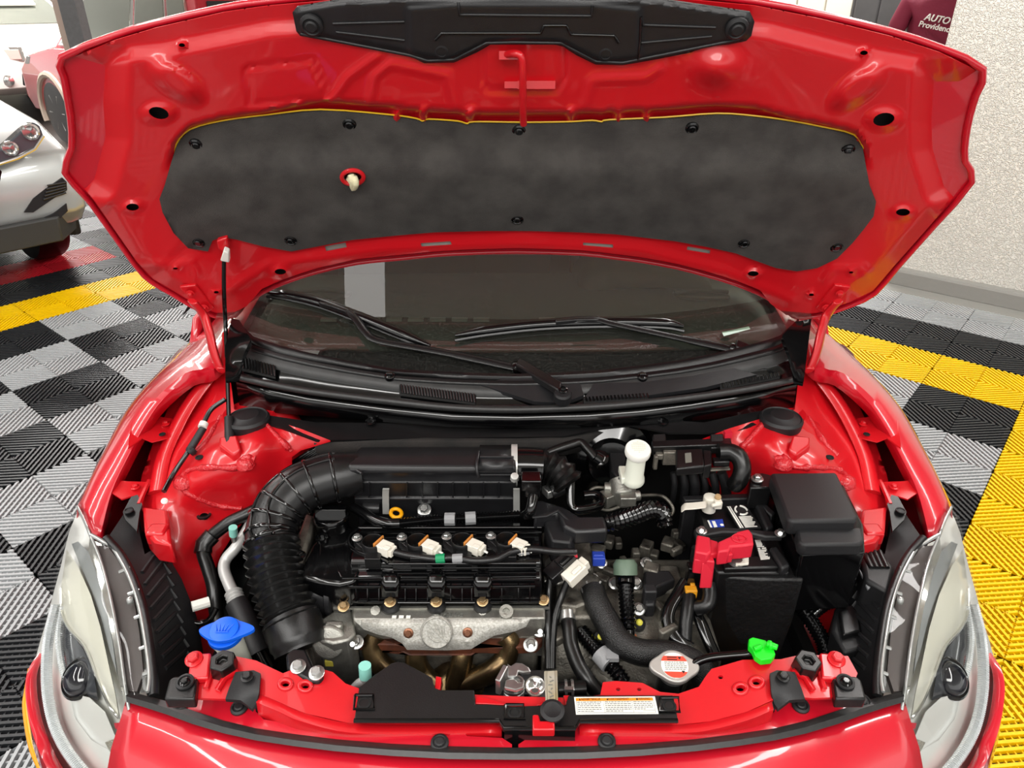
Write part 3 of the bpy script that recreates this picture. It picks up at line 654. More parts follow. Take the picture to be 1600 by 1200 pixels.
# black shield at the front edge
shp = [(457, 20), (464, 11), (528, 0), (640, -6), (808, -9), (980, -6), (1040, 0), (1110, 10), (1172, 19), (1179, 34), (1174, 56), (1166, 64), (1100, 78), (1030, 92), (973, 102), (931, 101), (900, 86), (880, 73), (868, 70), (800, 70), (766, 70), (745, 82), (709, 98), (663, 99), (640, 88), (560, 72), (469, 56), (463, 49)]
srel = [([(520, 37), (632, 34), (636, 22)], 3, .004), ([(525, 50), (632, 63), (636, 56)], 3, .004), ([(470, 53), (640, 86), (668, 95), (709, 93), (760, 67), (800, 66), (876, 67), (931, 96), (973, 98), (1172, 58)], 4, .005),
        ([(1118, 43), (1005, 39), (1000, 20)], 3, .004), ([(1112, 57), (1002, 67), (1000, 58)], 3, .004), ([(997, 92), (1000, 66), (1002, 20)], 3, -.004), ([(716, 4), (718, 23), (924, 25), (926, 4)], 3, .004), ([(680, 62), (690, 52), (845, 52), (850, 40), (885, 40), (892, 54), (960, 56), (970, 72)], 3.5, -.004)]
def shoff(q):
    o = .008-.016*0+.0*q[:, 0]
    return o-.006*smst((10-segdist(shp, q))/10)+.004*smst(sd([(640, 84), (636, 12), (716, 6), (925, 6), (1000, 14), (1000, 90), (940, 96), (880, 68), (760, 66), (700, 94)], q)/10+.5)
shd = add('slam_panel_shield', patch(MB(), shp, None, 3.6, (), .003, -HN, vec=Hvec(shoff)), GREYP, hood, sm=45, label='black ribbed plastic shield along the hood front')
for pl, wd, ht in srel: add('rib', MB().tube([Hd(x, y, shoff(np.array([[x, y]]))[0]+.0006) for x, y in dens(pl, 6)[:max(2, int(sum(math.hypot(pl[i+1][0]-pl[i][0], pl[i+1][1]-pl[i][1]) for i in range(len(pl)-1))/6))]], .0028 if ht > .0045 else .0022, 8), GREYP if ht > 0 else BLKG, shd, sm=60)
for cx, cy, r in ((487, 39, .0115), (1151, 44, .0115), (690, 80, .0085), (946, 84, .0085)): bolt(shd, Hd(cx, cy, .010), r, HN, BLKM, 'clip', 'clip' if r > .01 else 'plug')
# striker
sk = MB().tube(cr([Hd(790, 85, .006), Hd(805, 84, .02), Hd(815, 90, .026), Hd(817, 120, .030), Hd(817, 165, .028), Hd(818, 194, .020)], 6), .0058, 10)
sk.box(Hd(795, 86, .006), (.03, .012, .012)).box(Hd(838, 132, .004), (.06, .012, .012)).box(Hd(803, 132, .004), (.03, .012, .010))
add('latch_striker', sk, RIN, hood, sm=50)
# hinges
def hinge(fl):
    m = MB(); g = lambda l: [(1610-x if fl else x, y) for x, y in l]
    pl = g([(280, 449), (305, 446), (335, 482), (318, 492)]); m.prism([Hd(x, y, .006) for x, y in pl], -HN*.008)
    band = [(300, 470, 1.085), (318, 492, 1.05), (327, 520, 1.02), (334, 550, .985), (343, 574, .955), (352, 580, .945)]
    q = [P(1610-x if fl else x, y, z) for x, y, z in band]
    m.tube(cr(q, 5), [.016]*5*5+[.012], 8, True, .45)
    m.tube(cr([P(1610-x if fl else x, y, z) for x, y, z in ((345, 578, .955), (352, 545, .975), (354, 520, .985))], 4), .010, 8, True, .5)
    o = add('hinge', m, RIN, hood, sm=45, bev=.002)
    for x, y in ((298, 458), (320, 480)): bolt(o, Hd(1610-x if fl else x, y, .010), .006, HN, RIN)
hinge(False); hinge(True)
# prop anchor
m = MB().prism([Hd(x, y, .018) for x, y in ((338, 377), (354, 372), (358, 386), (350, 394), (340, 390))], -HN*.03)
add('prop_anchor', m, RIN, hood, bev=.003)
pr_ = add('prop_rod', tube(cr([P(359, 694, .862), P(357, 640, .90), Hd(353, 520, .10), Hd(350, 460, .06), Hd(350, 400, .025)], 6), .0042, 10), BLKG, CAR)
add('clip', MB().prism([Hd(x, y, .034) for x, y in ((344, 408), (358, 411), (357, 396), (349, 392))], -HN*.014), WHITE, pr_, bev=.002)
add('sleeve', tube([P(359, 699, .850), P(359, 692, .862), P(357.5, 652, .893)], [.014, .0095, .0085], 12), BLKM, pr_)
# ---- fenders
def fender(fl):
    st_ = [(Vector((-.60, 2.0, 1.02)), Vector((-.775, 2.0, .86))), (Vector((-.615, 1.62, .985)), Vector((-.80, 1.62, .85))), (P(338, 562, .955), X(286, 540, -.825)), (P(290, 583, .93), X(255, 573, -.842)), (P(245, 621, .897), X(224, 607, -.85)), (P(217, 660, .867), X(192, 648, -.85)),
           (P(189, 712, .828), X(157, 713, -.848)), (P(164, 765, .788), X(138, 752, -.843)), (P(145, 836, .742), X(121, 790, -.838))]
    rows = []
    for I, S in st_:
        mid = (I+S)/2+Vector((0, 0, .016)); m2 = I*.75+S*.25+Vector((0, 0, .012)); m3 = I*.25+S*.75+Vector((0, 0, .011))
        rows.append([I+Vector((.011, 0, -.030)), I+Vector((.012, 0, -.004)), I, m2, mid, m3, S, S+Vector((-.012, 0, -.035)), S+Vector((-.016, 0, -.12)), Vector((-.85, S.y, .5)), Vector((-.82, S.y, .25))])
    cols = [cr(c, 4) for c in zip(*rows)]; n = len(cols[0])
    rings = [[c[k] for c in cols] for k in range(n)]
    m = MB().loft(rings, False); mm = m.mirror() if fl else m
    f = add('fender', mm, RED, CAR, sm=50); f.modifiers.new('t', 'SOLIDIFY').thickness = .002
    # mounting tabs with bolts
    for tab, bl in (([(205, 657), (222, 645), (255, 652), (277, 655), (262, 684), (237, 690), (222, 684), (200, 700)], [(259, 664, 0), (254, 680, 1)]), ([(178, 750), (200, 752), (230, 753), (222, 790), (205, 775), (190, 780), (172, 768)], [(212, 763, 0)])):
        zf = zs([(200, 657, .862), (270, 655, .835), (262, 690, .825), (195, 700, .845), (178, 750, .79), (230, 753, .775), (222, 790, .765), (190, 780, .775)])
        t_ = MB(); patch(t_, tab, zf, 9, (), .003)
        t_.tube([zf(*p) for p in ([(279, 653), (265, 684)] if len(bl) == 2 else [(233, 751), (217, 788)])], .0045, 6)
        to = add('mounting_tab', t_.mirror() if fl else t_, RIN, f, sm=40)
        for x, y, k in bl:
            p = zf(x, y)+Vector((0, 0, .002))
            if fl: p.x = .01-p.x
            bolt(to, p, .0058 if not k else .005, (0, 0, 1), RIN if not k else VOID, 'bolt' if not k else 'bolt_hole', 'hex' if not k else 'plug')
    return f
fender(False); fender(True)
# ---- inner fender aprons with strut towers
def apron(fl):
    MX = (lambda m: m.mirror()) if fl else (lambda m: m)
    def mp(p): p = Vector(p); return Vector((.01-p.x, p.y, p.z)) if fl else p
    zf = zs([(345, 565, .93), (355, 600, .90), (300, 600, .87), (285, 590, .87), (262, 640, .83), (240, 700, .79), (222, 745, .76), (215, 790, .74), (330, 640, .86), (300, 690, .83), (280, 740, .80), (255, 790, .755),
             (380, 665, .872), (430, 665, .868), (405, 690, .868), (360, 700, .855), (330, 715, .845), (470, 672, .868), (512, 688, .86), (455, 705, .83), (445, 730, .80), (400, 728, .828), (350, 735, .83), (300, 750, .81), (415, 770, .755), (380, 795, .73), (345, 790, .74), (300, 800, .735), (330, 850, .67), (280, 850, .70), (300, 900, .63), (330, 900, .62), (310, 950, .57), (345, 950, .55), (345, 1035, .47), (315, 1030, .48)])
    ol = [(338, 566), (352, 560), (361, 600), (366, 640), (412, 652), (470, 670), (516, 688), (470, 702), (456, 712), (456, 735), (440, 765), (418, 785), (392, 800), (366, 830), (345, 865), (332, 900), (345, 940), (362, 1035), (318, 1035), (305, 975), (282, 915), (250, 850), (224, 800), (214, 782), (222, 742), (240, 690), (262, 640), (285, 600), (310, 582)]
    a = add('inner_fender', MX(patch(MB(), ol, zf, 9, [ell(319, 806, 8, 6.5)], .003)), RIN, CAR, sm=55)
    tw = P(405, 700, .84)
    # rail along the top, tower dome
    add('strut_tower', MX(MB().lathe(P(398, 690, .80), (0, 0, 1), [(.125, -.10), (.112, -.02), (.098, .03), (.080, .052), (.058, .062), (.050, .072), (.040, .072)], 36)), RIN, a, sm=40)
    cp = MB().lathe(P(388, 658, .876), (0, 0, 1), [(.040, -.01), (.042, .006), (.038, .011), (.036, .009), (.026, .012), (.022, .016), (.010, .017), (.002, .017)], 28)
    add('tower_cap', MX(cp), BLKM, a, sm=30, label='black strut tower cap')
    se = MB()
    for l in ([(281, 760), (286, 744), (300, 734), (335, 731), (368, 731), (382, 716), (398, 718)], [(300, 712), (322, 690), (345, 652)], [(281, 760), (300, 775), (340, 790), (378, 796)], [(412, 660), (440, 690), (455, 705)]):
        q = cr([zf(x, y)+Vector((0, 0, .001)) for x, y in l], 6); se.tube(q, [.0055+random.uniform(-.0016, .0022) for _ in q], 8)
    se.lathe(zf(287, 752), (0, 0, 1), [(.020, -.006), (.018, .006), (.010, .010)], 12); se.lathe(zf(384, 724), (0, 0, 1), [(.018, -.006), (.015, .008), (.008, .011)], 12)
    addn('seam_sealer', MX(se), RSEAM, a, sm=60)
    bolt(a, mp(zf(319, 806)+Vector((0, 0, .001))), .0105, (0, 0, 1), RUB, 'grommet', 'plug'); bolt(a, mp(zf(312, 717)+Vector((0, 0, .003))), .006, (0, 0, 1), VOID, 'plug', 'plug')
    rl = MB(); rails = [(330, 585, .905), (300, 625, .868), (277, 665, .835), (255, 715, .80), (244, 770, .765)]
    q = cr(W(rails), 4); rl.tube(q, .019, 10, True, .5); add('apron_rail', MX(rl), RIN, a, sm=60)
    add('damper_bracket', MX(MB().prism([zf(x, y)+Vector((0, 0, .016)) for x, y in ((345, 693), (372, 690), (378, 712), (366, 722), (345, 706))], (0, 0, -.02))), RIN, a, bev=.004)
    bk = MB().prism([P(x, y, .765) for x, y in ((222, 790), (262, 795), (268, 850), (240, 845), (225, 828))], (0, 0, -.05)); add('lamp_bracket', MX(bk), RIN, a, bev=.006)
    ex = MB().box(P(248, 835, .755), (.035, .03, .03)); add('lamp_bracket_foot', MX(ex), RIN, a, bev=.005)
    return a
apL = apron(False); apR = apron(True)
bolt(apL, P(257, 783, .778), .0042, (.3, -.4, .8), WHITE, 'plug', 'clip', 'white plastic rivet')
# ---- engine bay tub
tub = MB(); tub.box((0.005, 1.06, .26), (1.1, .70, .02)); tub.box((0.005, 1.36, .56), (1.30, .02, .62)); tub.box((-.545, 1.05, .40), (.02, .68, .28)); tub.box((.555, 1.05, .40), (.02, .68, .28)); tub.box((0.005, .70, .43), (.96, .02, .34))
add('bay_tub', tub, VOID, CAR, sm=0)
# ---- headlights
hz = [(122, 791, .768), (142, 836, .772), (106, 826, .735), (169, 850, .762), (196, 890, .750), (217, 940, .738), (235, 1060, .716), (230, 1086, .710), (197, 1086, .705), (205, 1140, .655), (222, 1200, .60), (240, 1275, .53), (90, 1200, .53), (120, 1240, .50), (60, 1125, .57), (49, 1060, .605), (60, 1010, .635), (75, 955, .665), (90, 890, .70), (140, 1000, .705), (150, 1130, .63), (110, 940, .71), (150, 930, .738)]
lens_o = [(122, 791), (134, 815), (142, 836), (169, 848), (184, 868), (198, 892), (210, 920), (220, 950), (230, 1010), (236, 1060), (231, 1084), (197, 1087), (203, 1120), (210, 1150), (222, 1200), (240, 1270), (200, 1275), (150, 1258), (110, 1228), (88, 1196), (72, 1162), (58, 1118), (50, 1068), (52, 1030), (60, 1000), (70, 968), (82, 920), (92, 884), (106, 826), (115, 803)]
def sub(poly, k):
    cx = sum(p[0] for p in poly)/len(poly); cy = sum(p[1] for p in poly)/len(poly); return [(cx+(x-cx)*k, cy+(y-cy)*k) for x, y in poly]
def headlight(fl):
    MX = (lambda m: m.mirror()) if fl else (lambda m: m)
    f0 = zs(hz); Z = lambda dz: zs(hz, dz)
    h = add('headlight', MX(patch(MB(), sub(lens_o, .965), Z(-.040), 16, (), .05)), REFL, CAR, sm=60, label='clear headlight unit with chrome reflector')
    add('lens', MX(patch(MB(), lens_o, f0, 13, (), 0)), LENS, h, sm=70, label='clear outer lens')
    A = lambda nm, poly, dz, mat, th=.01, stp=10, **k: add(nm, MX(patch(MB(), poly, Z(dz), stp, (), th)), mat, h, sm=50, **k)
    A('inner_bezel', [(150, 852), (168, 854), (182, 872), (196, 896), (208, 930), (218, 990), (224, 1050), (214, 1080), (200, 1080), (192, 1055), (186, 1010), (174, 950), (160, 895)], -.012, BEZ, label='dark honeycomb bezel strip')
    A('bezel_edge', [(140, 842), (150, 850), (165, 900), (178, 950), (188, 1010), (194, 1060), (200, 1100), (196, 1110), (186, 1060), (178, 1010), (166, 950), (152, 900), (138, 862)], -.006, CHROME)
    A('divider', [(112, 850), (122, 846), (138, 862), (152, 900), (166, 950), (176, 1005), (182, 1050), (172, 1020), (158, 965), (142, 920), (124, 880)], -.020, BEZL)
    A('reflector_blade', [(104, 858), (122, 885), (142, 930), (157, 980), (170, 1040), (180, 1085), (186, 1120), (172, 1105), (150, 1055), (132, 1010), (110, 985), (97, 960), (95, 920)], -.012, mk('cream_silvered_blade', '#e2e0d4', .2, metal=.3) if not bpy.data.materials.get('cream_silvered_blade') else bpy.data.materials['cream_silvered_blade'], label='pale silvered reflector blade')
    A('lamp_well', [(97, 965), (112, 990), (130, 1015), (146, 1052), (152, 1088), (140, 1086), (118, 1070), (103, 1045), (97, 1010)], -.026, mk('dark_lamp_well', '#3a3d42', .2, coat=.5) if not bpy.data.materials.get('dark_lamp_well') else bpy.data.materials['dark_lamp_well'])
    add('blade_edge', MX(MB().tube(cr([Z(-.010)(x, y) for x, y in ((95, 920), (97, 960), (110, 985), (132, 1010), (150, 1055), (172, 1105), (186, 1122))], 4), .0022, 6)), CHROME, h, sm=50)
    c = Z(-.03)(126, 1060); ax = Vector((-.25, -.55, .75))
    pj = MB().lathe(c, ax, [(.034, -.03), (.034, .004), (.030, .008), (.029, .003)], 26); j = add('projector', MX(pj), BLKG, h)
    add('projector_lens', MX(MB().lathe(c, ax, [(.0285, 0), (.026, .010), (.017, .017), (.003, .020)], 26)), NAVY, j, sm=60)
    A('lower_reflector', [(108, 1082), (140, 1090), (164, 1112), (180, 1150), (172, 1168), (140, 1150), (116, 1118)], -.022, REFL)
    q = cr([Z(-.012)(x, y) for x, y in ((88, 945), (78, 985), (73, 1030), (74, 1080), (84, 1130), (104, 1172), (132, 1208), (160, 1234))], 10); q, r = corr(q, .0085, .0006, .003)
    add('light_guide', MX(MB().tube(q, r, 8)), LEDW, h, sm=20, label='ribbed daytime light guide')
    q = cr([Z(-.014)(x, y) for x, y in ((98, 948), (92, 990), (95, 1030), (104, 1066))], 8); q, r = corr(q, .005, .0007, .004); add('light_guide', MX(MB().tube(q, r, 8)), LEDW, h, sm=20)
    A('indicator_cell', [(164, 1160), (196, 1148), (206, 1180), (212, 1200), (184, 1192)], -.020, mk('prismatic_cell', '#b9b3a4', .2, metal=.5, bump=1.0, bs=350) if not bpy.data.materials.get('prismatic_cell') else bpy.data.materials['prismatic_cell'])
    A('red_tag', [(178, 1130), (186, 1129), (188, 1136), (180, 1138)], -.010, REDC, .002, 4)
    rims = [f0(x, y)+Vector((0, 0, .001)) for x, y in ((142, 836), (160, 846), (176, 856), (190, 878), (203, 904), (215, 938), (224, 980), (231, 1025), (234, 1060), (231, 1082))]
    m = MB().tube(cr(rims, 4), .0035, 8)
    for x, y in ((196, 890), (210, 925), (220, 962), (228, 1010), (233, 1050)): m.tube([f0(x-10, y+4), f0(x+8, y-3)], .003, 6)
    m.lathe(f0(203, 938), (0, 0, 1), [(.006, -.004), (.005, .004), (.003, .006)], 8)
    add('lens_rim', MX(m), CLRM, h, sm=50, label='clear moulded rim of the lens')
    m = MB().tube(cr([f0(x, y)+Vector((0, 0, .001)) for x, y in ((122, 793), (133, 816), (141, 836), (156, 872), (168, 915), (178, 960), (187, 1010), (194, 1060), (202, 1110))], 4), .0026, 8); add('styling_line', MX(m), CLRM, h, sm=50)
    hb = zs([(168, 840, .738), (196, 800, .745), (213, 800, .74), (222, 850, .72), (240, 872, .715), (262, 880, .70), (290, 930, .66), (300, 985, .62), (300, 1040, .60), (285, 1092, .62), (240, 1092, .69), (228, 1010, .705), (208, 935, .72), (190, 885, .735), (240, 940, .70), (262, 1000, .66)])
    ho = [(158, 848), (170, 838), (198, 796), (214, 798), (218, 832), (226, 866), (240, 858), (262, 868), (284, 905), (306, 960), (312, 1000), (300, 1040), (312, 1090), (262, 1098), (236, 1090), (232, 1058), (224, 1000), (212, 940), (196, 896), (180, 866)]
    k = add('lamp_housing', MX(patch(MB(), ho, hb, 10, (), .03)), BLKM, h, sm=40, label='black ribbed lamp housing')
    rb = MB()
    for i in range(9):
        t = i/8; x0 = 222+t*36; y0 = 895+t*150; rb.tube([hb(x0, y0), hb(x0+26+t*6, y0-36+t*8), hb(x0+40, y0-16)], .004, 6)
    addn('housing_rib', rb if not fl else rb.mirror(), BLKM, k, sm=40)
    lk = MB().tube(cr([f0(x, y)+Vector((0, 0, -.002)) for x, y in ((165, 838), (186, 862), (202, 890), (215, 922), (225, 955), (234, 1005), (240, 1056), (240, 1085))], 4), .007, 8, True, .8); add('housing_lip', MX(lk), BLK, k, sm=50)
    br = MB(); patch(br, [(192, 800), (205, 776), (215, 773), (222, 788), (218, 800), (214, 830), (196, 812)], zs([(192, 800, .765), (215, 773, .775), (214, 830, .75)]), 8, (), .006); b_ = add('lamp_bracket', MX(br), BLK, k, bev=.002)
    for x, y in ((209, 783), (201, 798)):
        p = P(x, y, .768)
        if fl: p.x = .01-p.x
        bolt(b_, p, .007, (0, 0, 1), BLKM, 'bolt', 'plug')
    return h
headlight(False); headlight(True)
# ---- front bumper
seal_t = [(196, 1079), (225, 1086), (262, 1096), (300, 1110), (350, 1126), (400, 1138), (460, 1147), (525, 1155), (610, 1162), (700, 1166), (800, 1168), (900, 1167), (1000, 1162), (1085, 1154)]
seal_b = [(198, 1097), (225, 1105), (262, 1117), (300, 1131), (350, 1146), (400, 1157), (460, 1166), (525, 1174), (610, 1181), (700, 1186), (800, 1187), (900, 1186), (1000, 1182), (1085, 1174)]
def symm(l):
    l = [p for p in l if p[0] < 803]; return l+[(1610-x, y) for x, y in reversed(l)]
stp, sbp = symm(seal_t), symm(seal_b)
def zseal(x): return .712-.016*((x-805)/600.0)**2
bt = [P(x, y, zseal(x)-.006) for x, y in sbp]
rows = [bt]
for k, (dy, dz, sx) in enumerate(((.030, -.010, 1.0), (.075, -.035, 1.01), (.11, -.085, 1.03), (.125, -.17, 1.05), (.12, -.30, 1.06), (.05, -.45, 1.04))):
    rows.append([Vector((p.x*sx, p.y-dy*(1-.35*abs(p.x)/.6), p.z+dz)) for p in bt])
BUM = add('front_bumper', MB().loft(rows, False), RED, CAR, sm=60, label='glossy red front bumper skin'); BUM.modifiers.new('t', 'SOLIDIFY').thickness = .003
sl = MB().loft([[P(a[0], a[1], zseal(a[0])-.004), P(a[0], a[1], zseal(a[0])+.004), P((a[0]+b_[0])/2, (a[1]+b_[1])/2, zseal(a[0])+.008), P(b_[0], b_[1], zseal(b_[0])+.003), P(b_[0], b_[1], zseal(b_[0])-.008)] for a, b_ in zip(stp, sbp)])
add('hood_seal', sl, RUBG, BUM, sm=40, label='black rubber hood seal strip')
for fl in (False, True):
    pth = [X(222, 1290, -.50), Vector((-.62, .61, .45)), P(126, 1240, .495), P(96, 1196, .525), P(78, 1160, .555), P(64, 1118, .57), P(57, 1070, .59), P(62, 1036, .60), P(84, 1000, .59), P(106, 950, .59)]
    q = cr(pth[1:], 4); q2 = [p+Vector((-.012, -.012, 0)) for p in q]
    m = MB().loft([q, q2, [p+Vector((-.020, -.016, -.05)) for p in q], [p+Vector((-.018, -.016, -.14)) for p in q], [p+Vector((0, 0, -.26)) for p in q]], False)
    o = add('bumper_corner', m.mirror() if fl else m, RED, BUM, sm=60); o.modifiers.new('t', 'SOLIDIFY').thickness = .003
    if not fl:
        q = cr(W([(52, 1045, .50), (46, 1080, .47), (44, 1100, .46), (48, 1135, .44), (56, 1170, .42), (72, 1205, .40)]), 4)
        m = MB().tube(q, .011, 8, True, .5); add('side_marker', m.mirror() if fl else m, AMBER, BUM, sm=50, label='amber side marker')
# upper bumper flange with tabs (red strip between support and seal)
fz = lambda x, y: P(x, y, zseal(x)+.001)
ft = [(300, 1090), (395, 1094), (400, 1112), (412, 1124), (470, 1134), (550, 1143), (632, 1147), (648, 1144), (662, 1131), (714, 1131), (722, 1142), (730, 1150), (785, 1153), (800, 1163)]
fb_ = [p for p in stp if 262 <= p[0] <= 803]
flp = [(262, 1094)]+ft+[(x, y+2) for x, y in reversed(fb_)]
flp2 = [(1610-x, y) for x, y in flp]
for pl in (flp, flp2):
    hh = [[(675, 1142), (703, 1142), (703, 1149), (675, 1149)]] if pl is flp else [[(933, 1142), (958, 1142), (958, 1149), (933, 1149)]]
    o = add('bumper_flange', patch(MB(), pl, fz, 14, hh, .004), RED, BUM, sm=40)
for x, y in ((281, 1101), (374, 1106), (687, 1161), (948, 1159), (1251, 1103), (1347, 1096)): bolt(BUM, P(x, y, zseal(x)+.003), .0085, (0, -.1, 1), BLKM, 'clip', 'clip')
# ---- radiator support beam
rz_ = zs([(300, 1030, .742), (300, 1085, .735), (367, 1028, .745), (400, 1080, .735), (440, 1052, .742), (520, 1050, .735), (560, 1076, .728), (552, 1130, .722), (700, 1130, .718), (805, 1110, .722), (942, 1068, .735), (1050, 1086, .728), (1060, 1130, .722), (1160, 1031, .742), (1210, 1085, .735), (1240, 1026, .745), (1310, 1026, .742), (1315, 1085, .735), (805, 1060, .73)])
sup = [(300, 1029), (330, 1027), (367, 1025), (400, 1032), (442, 1052), (462, 1044), (485, 1040), (520, 1050), (540, 1068), (562, 1076), (620, 1080), (800, 1088), (880, 1090), (938, 1086), (942, 1066), (962, 1064), (1004, 1067), (1031, 1081), (1060, 1084), (1092, 1073), (1103, 1056), (1112, 1045), (1160, 1031), (1220, 1030), (1250, 1023), (1290, 1024), (1325, 1025), (1340, 1052), (1326, 1088), (1272, 1091), (1222, 1087), (1167, 1112), (1110, 1127), (1060, 1132), (905, 1130), (660, 1133), (550, 1131), (475, 1114), (404, 1084), (352, 1092), (292, 1090)]
RS = add('radiator_support', patch(MB(), sup, rz_, 12, [ell(446, 1070, 6, 5), ell(477, 1073, 5.5, 4.5), ell(1157, 1077, 6, 5), ell(1182, 1067, 5.5, 4.5), ell(1126, 1058, 4, 3), ell(966, 1077, 3.5, 2.5), ell(999, 1077, 3.5, 2.5)], .004), RIN, CAR, sm=45)
fe = [(404, 1084), (440, 1099), (475, 1114), (550, 1131), (660, 1133), (784, 1131)]
m = MB()
for l in (fe, [(1206, 1096), (1167, 1112), (1110, 1127), (1060, 1132), (905, 1131)]):
    q = [rz_(x, y) for x, y in cr2(l, 4)]; m.loft([q, [p+Vector((0, -.010, -.004)) for p in q], [p+Vector((0, -.012, -.03)) for p in q], [p+Vector((0, -.004, -.06)) for p in q]], False)
for k_ in islands(m): add('beam_face', k_, RIN, RS, sm=60).modifiers.new('t', 'SOLIDIFY').thickness = .002
m = MB()
for cx, cy, r in ((446, 1070, 12), (477, 1073, 12), (1157, 1077, 12.5), (1182, 1067, 12.5)):
    m.tube([rz_(x, y)+Vector((0, 0, .001)) for x, y in ell(cx, cy, r*.8, r*.62, 20)+ell(cx, cy, r*.8, r*.62, 20)[:1]], .0035, 8)
addn('hole_rim', m, RIN, RS, sm=60)
for fl in (0, 1):
    gx = lambda x: 1610-x if fl else x
    p = lambda x, y, dz=.0: rz_(gx(x), y)+Vector((0, 0, dz))
    # raised end block and folds
    m = MB().prism([p(x, y, .012) for x, y in ((300, 1030), (332, 1028), (328, 1068), (296, 1070))], (0, 0, -.012)); add('end_plate', m, RIN, RS, bev=.003)
    m = MB().tube([p(338, 1028, .003), p(322, 1078, .003)], .004, 6).tube([p(372, 1050, .002), p(352, 1062, .004), p(340, 1080, .002)], .005, 6); addn('press_line', m, RIN, RS, sm=60)
    bolt(RS, p(306, 1040, .013), .0085, (0, -.2, 1), RIN)
    c = p(352, 1045, -.004); st_ = MB().lathe(c, (0, -.1, 1), [(.021, 0), (.019, .026), (.008, .026), (.008, .018), (.001, .018)], 6); add('rubber_stop', st_, RUB, RS, sm=20, bev=.002, label='black hexagonal rubber stop')
    bp_ = [(368, 1050), (396, 1047), (407, 1052), (405, 1080), (400, 1100), (394, 1108), (376, 1094), (352, 1092), (358, 1074)]
    b_ = add('black_bracket', patch(MB(), [(gx(x), y) for x, y in bp_], zs([(gx(368), 1050, .750), (gx(405), 1052, .749), (gx(352), 1092, .744), (gx(405), 1080, .744), (gx(395), 1108, .722)]), 8, (), .006), BLKM, RS, sm=30, bev=.002)
    bolt(b_, P(gx(386), 1058, .752), .0062, (0, -.1, 1), BLK)
    e_ = add('lamp_mount', MB().prism([P(gx(x), y, .748) for x, y in ((264, 1062), (272, 1056), (310, 1056), (304, 1092), (256, 1092))], (0, 0, -.02)), BLK, RS, bev=.003); bolt(e_, P(gx(289), 1066, .750), .010, (0, -.1, 1), BLKM, 'bolt', 'plug'); bolt(e_, P(gx(289), 1066, .754), .005, (0, -.1, 1), BLKG)
for cx, cy in ((430, 1109), (497, 1133)):
    add('body_clip', MB().box(P(cx, cy, .70), (.034, .012, .018), Matrix.Rotation(-.25, 3, 'Z')).box(P(cx, cy-6, .705), (.038, .004, .022), Matrix.Rotation(-.25, 3, 'Z')), BLKG, RS, bev=.001)
for cx, cy in ((763, 1146), (1008, 1140)): bolt(RS, P(cx, cy, .695), .009, (0, -.6, .8), BLKM, 'clip', 'clip')
# black radiator cover
cv = [(553, 1127), (561, 1074), (585, 1054), (612, 1036), (622, 1033), (632, 1035), (675, 1058), (679, 1074), (688, 1078), (741, 1078), (743, 1100), (762, 1100), (800, 1103), (850, 1102), (884, 1101), (888, 1086), (1052, 1086), (1060, 1127), (905, 1128), (899, 1140), (786, 1140), (780, 1127), (700, 1127)]
cz = zs([(553, 1127, .734), (561, 1074, .738), (625, 1033, .742), (741, 1078, .738), (800, 1103, .735), (900, 1086, .740), (1052, 1086, .740), (1060, 1127, .735), (840, 1140, .728)])
CVR = add('radiator_cover', patch(MB(), cv, cz, 14, [ell(804, 1114, 8, 7)], .006), BLK, CAR, sm=40, bev=.0015, label='black plastic radiator cover panel')
q = [cz(x, y)+Vector((0, 0, .001)) for x, y in ((553, 1127), (700, 1127), (780, 1127), (787, 1139), (899, 1139), (906, 1128), (1059, 1127))]
add('rolled_edge', MB().tube(q, .0032, 8), BLKG, CVR)
add('front_drop', MB().prism([cz(x, y) for x, y in ((788, 1139), (899, 1139), (899, 1142), (788, 1142))], (0, -.012, -.07)), BLKG, CVR, sm=0)
for cx, cy in ((569, 1099), (1046, 1103), (804, 1114)):
    d_ = add('fastener_recess', MB().tube([cz(x, y)+Vector((0, 0, .0015)) for x, y in [(cx-14, cy-12), (cx+14, cy-12), (cx+16, cy+10), (cx-16, cy+10), (cx-14, cy-12)]], .0022, 6), BLKG, CVR); bolt(d_, cz(cx, cy)+Vector((0, 0, -.001)), .0078, (0, 0, 1), VOID, 'clip', 'plug')
add('red_catch', MB().prism([P(x, y, .745) for x, y in ((832, 1116), (842, 1116), (844, 1126), (856, 1126), (857, 1114), (866, 1114), (867, 1140), (832, 1140))], (0, 0, -.015)), RIN, CVR, bev=.002)
add('release_tab', MB().lathe(P(863, 1111, .747), (0, -.1, 1), [(.016, -.004), (.017, .002), (.012, .004), (.006, .002)], 20), BLKM, CVR)
for l in ([(679, 1077), (688, 1077), (690, 1058), (681, 1056)], [(742, 1099), (795, 1101), (768, 1092), (744, 1086)], [(884, 1101), (891, 1101), (891, 1086), (880, 1086)], [(850, 1101), (838, 1102), (849, 1094)]): add('red_tab', MB().prism([P(x, y, .732) for x, y in l], (0, 0, -.012)), RIN, RS, bev=.001)
lb = add('warning_label', MB().prism([cz(x, y)+Vector((0, 0, .0012)) for x, y in ((897, 1090), (1023, 1089), (1029, 1116), (900, 1117))], (0, 0, -.001)), PAPER, CVR, sm=0, label='white warning label with orange header bands')
def lp(s_, t_, dz=.0016): x = 897+126*s_+(3+3*s_)*t_; y = 1090+27*t_-s_; return cz(x, y)+Vector((0, 0, dz))
def lrect(m, s0, t0, s1, t1, dz=.0016): m.prism([lp(s0, t0, dz), lp(s1, t0, dz), lp(s1, t1, dz), lp(s0, t1, dz)], (0, 0, -.0003))
m = MB()
for a_, b_ in ((.018, .352), (.355, .702), (.705, .965)): lrect(m, a_, .07, b_, .24)
add('orange_band', m, ORG, lb, sm=0)
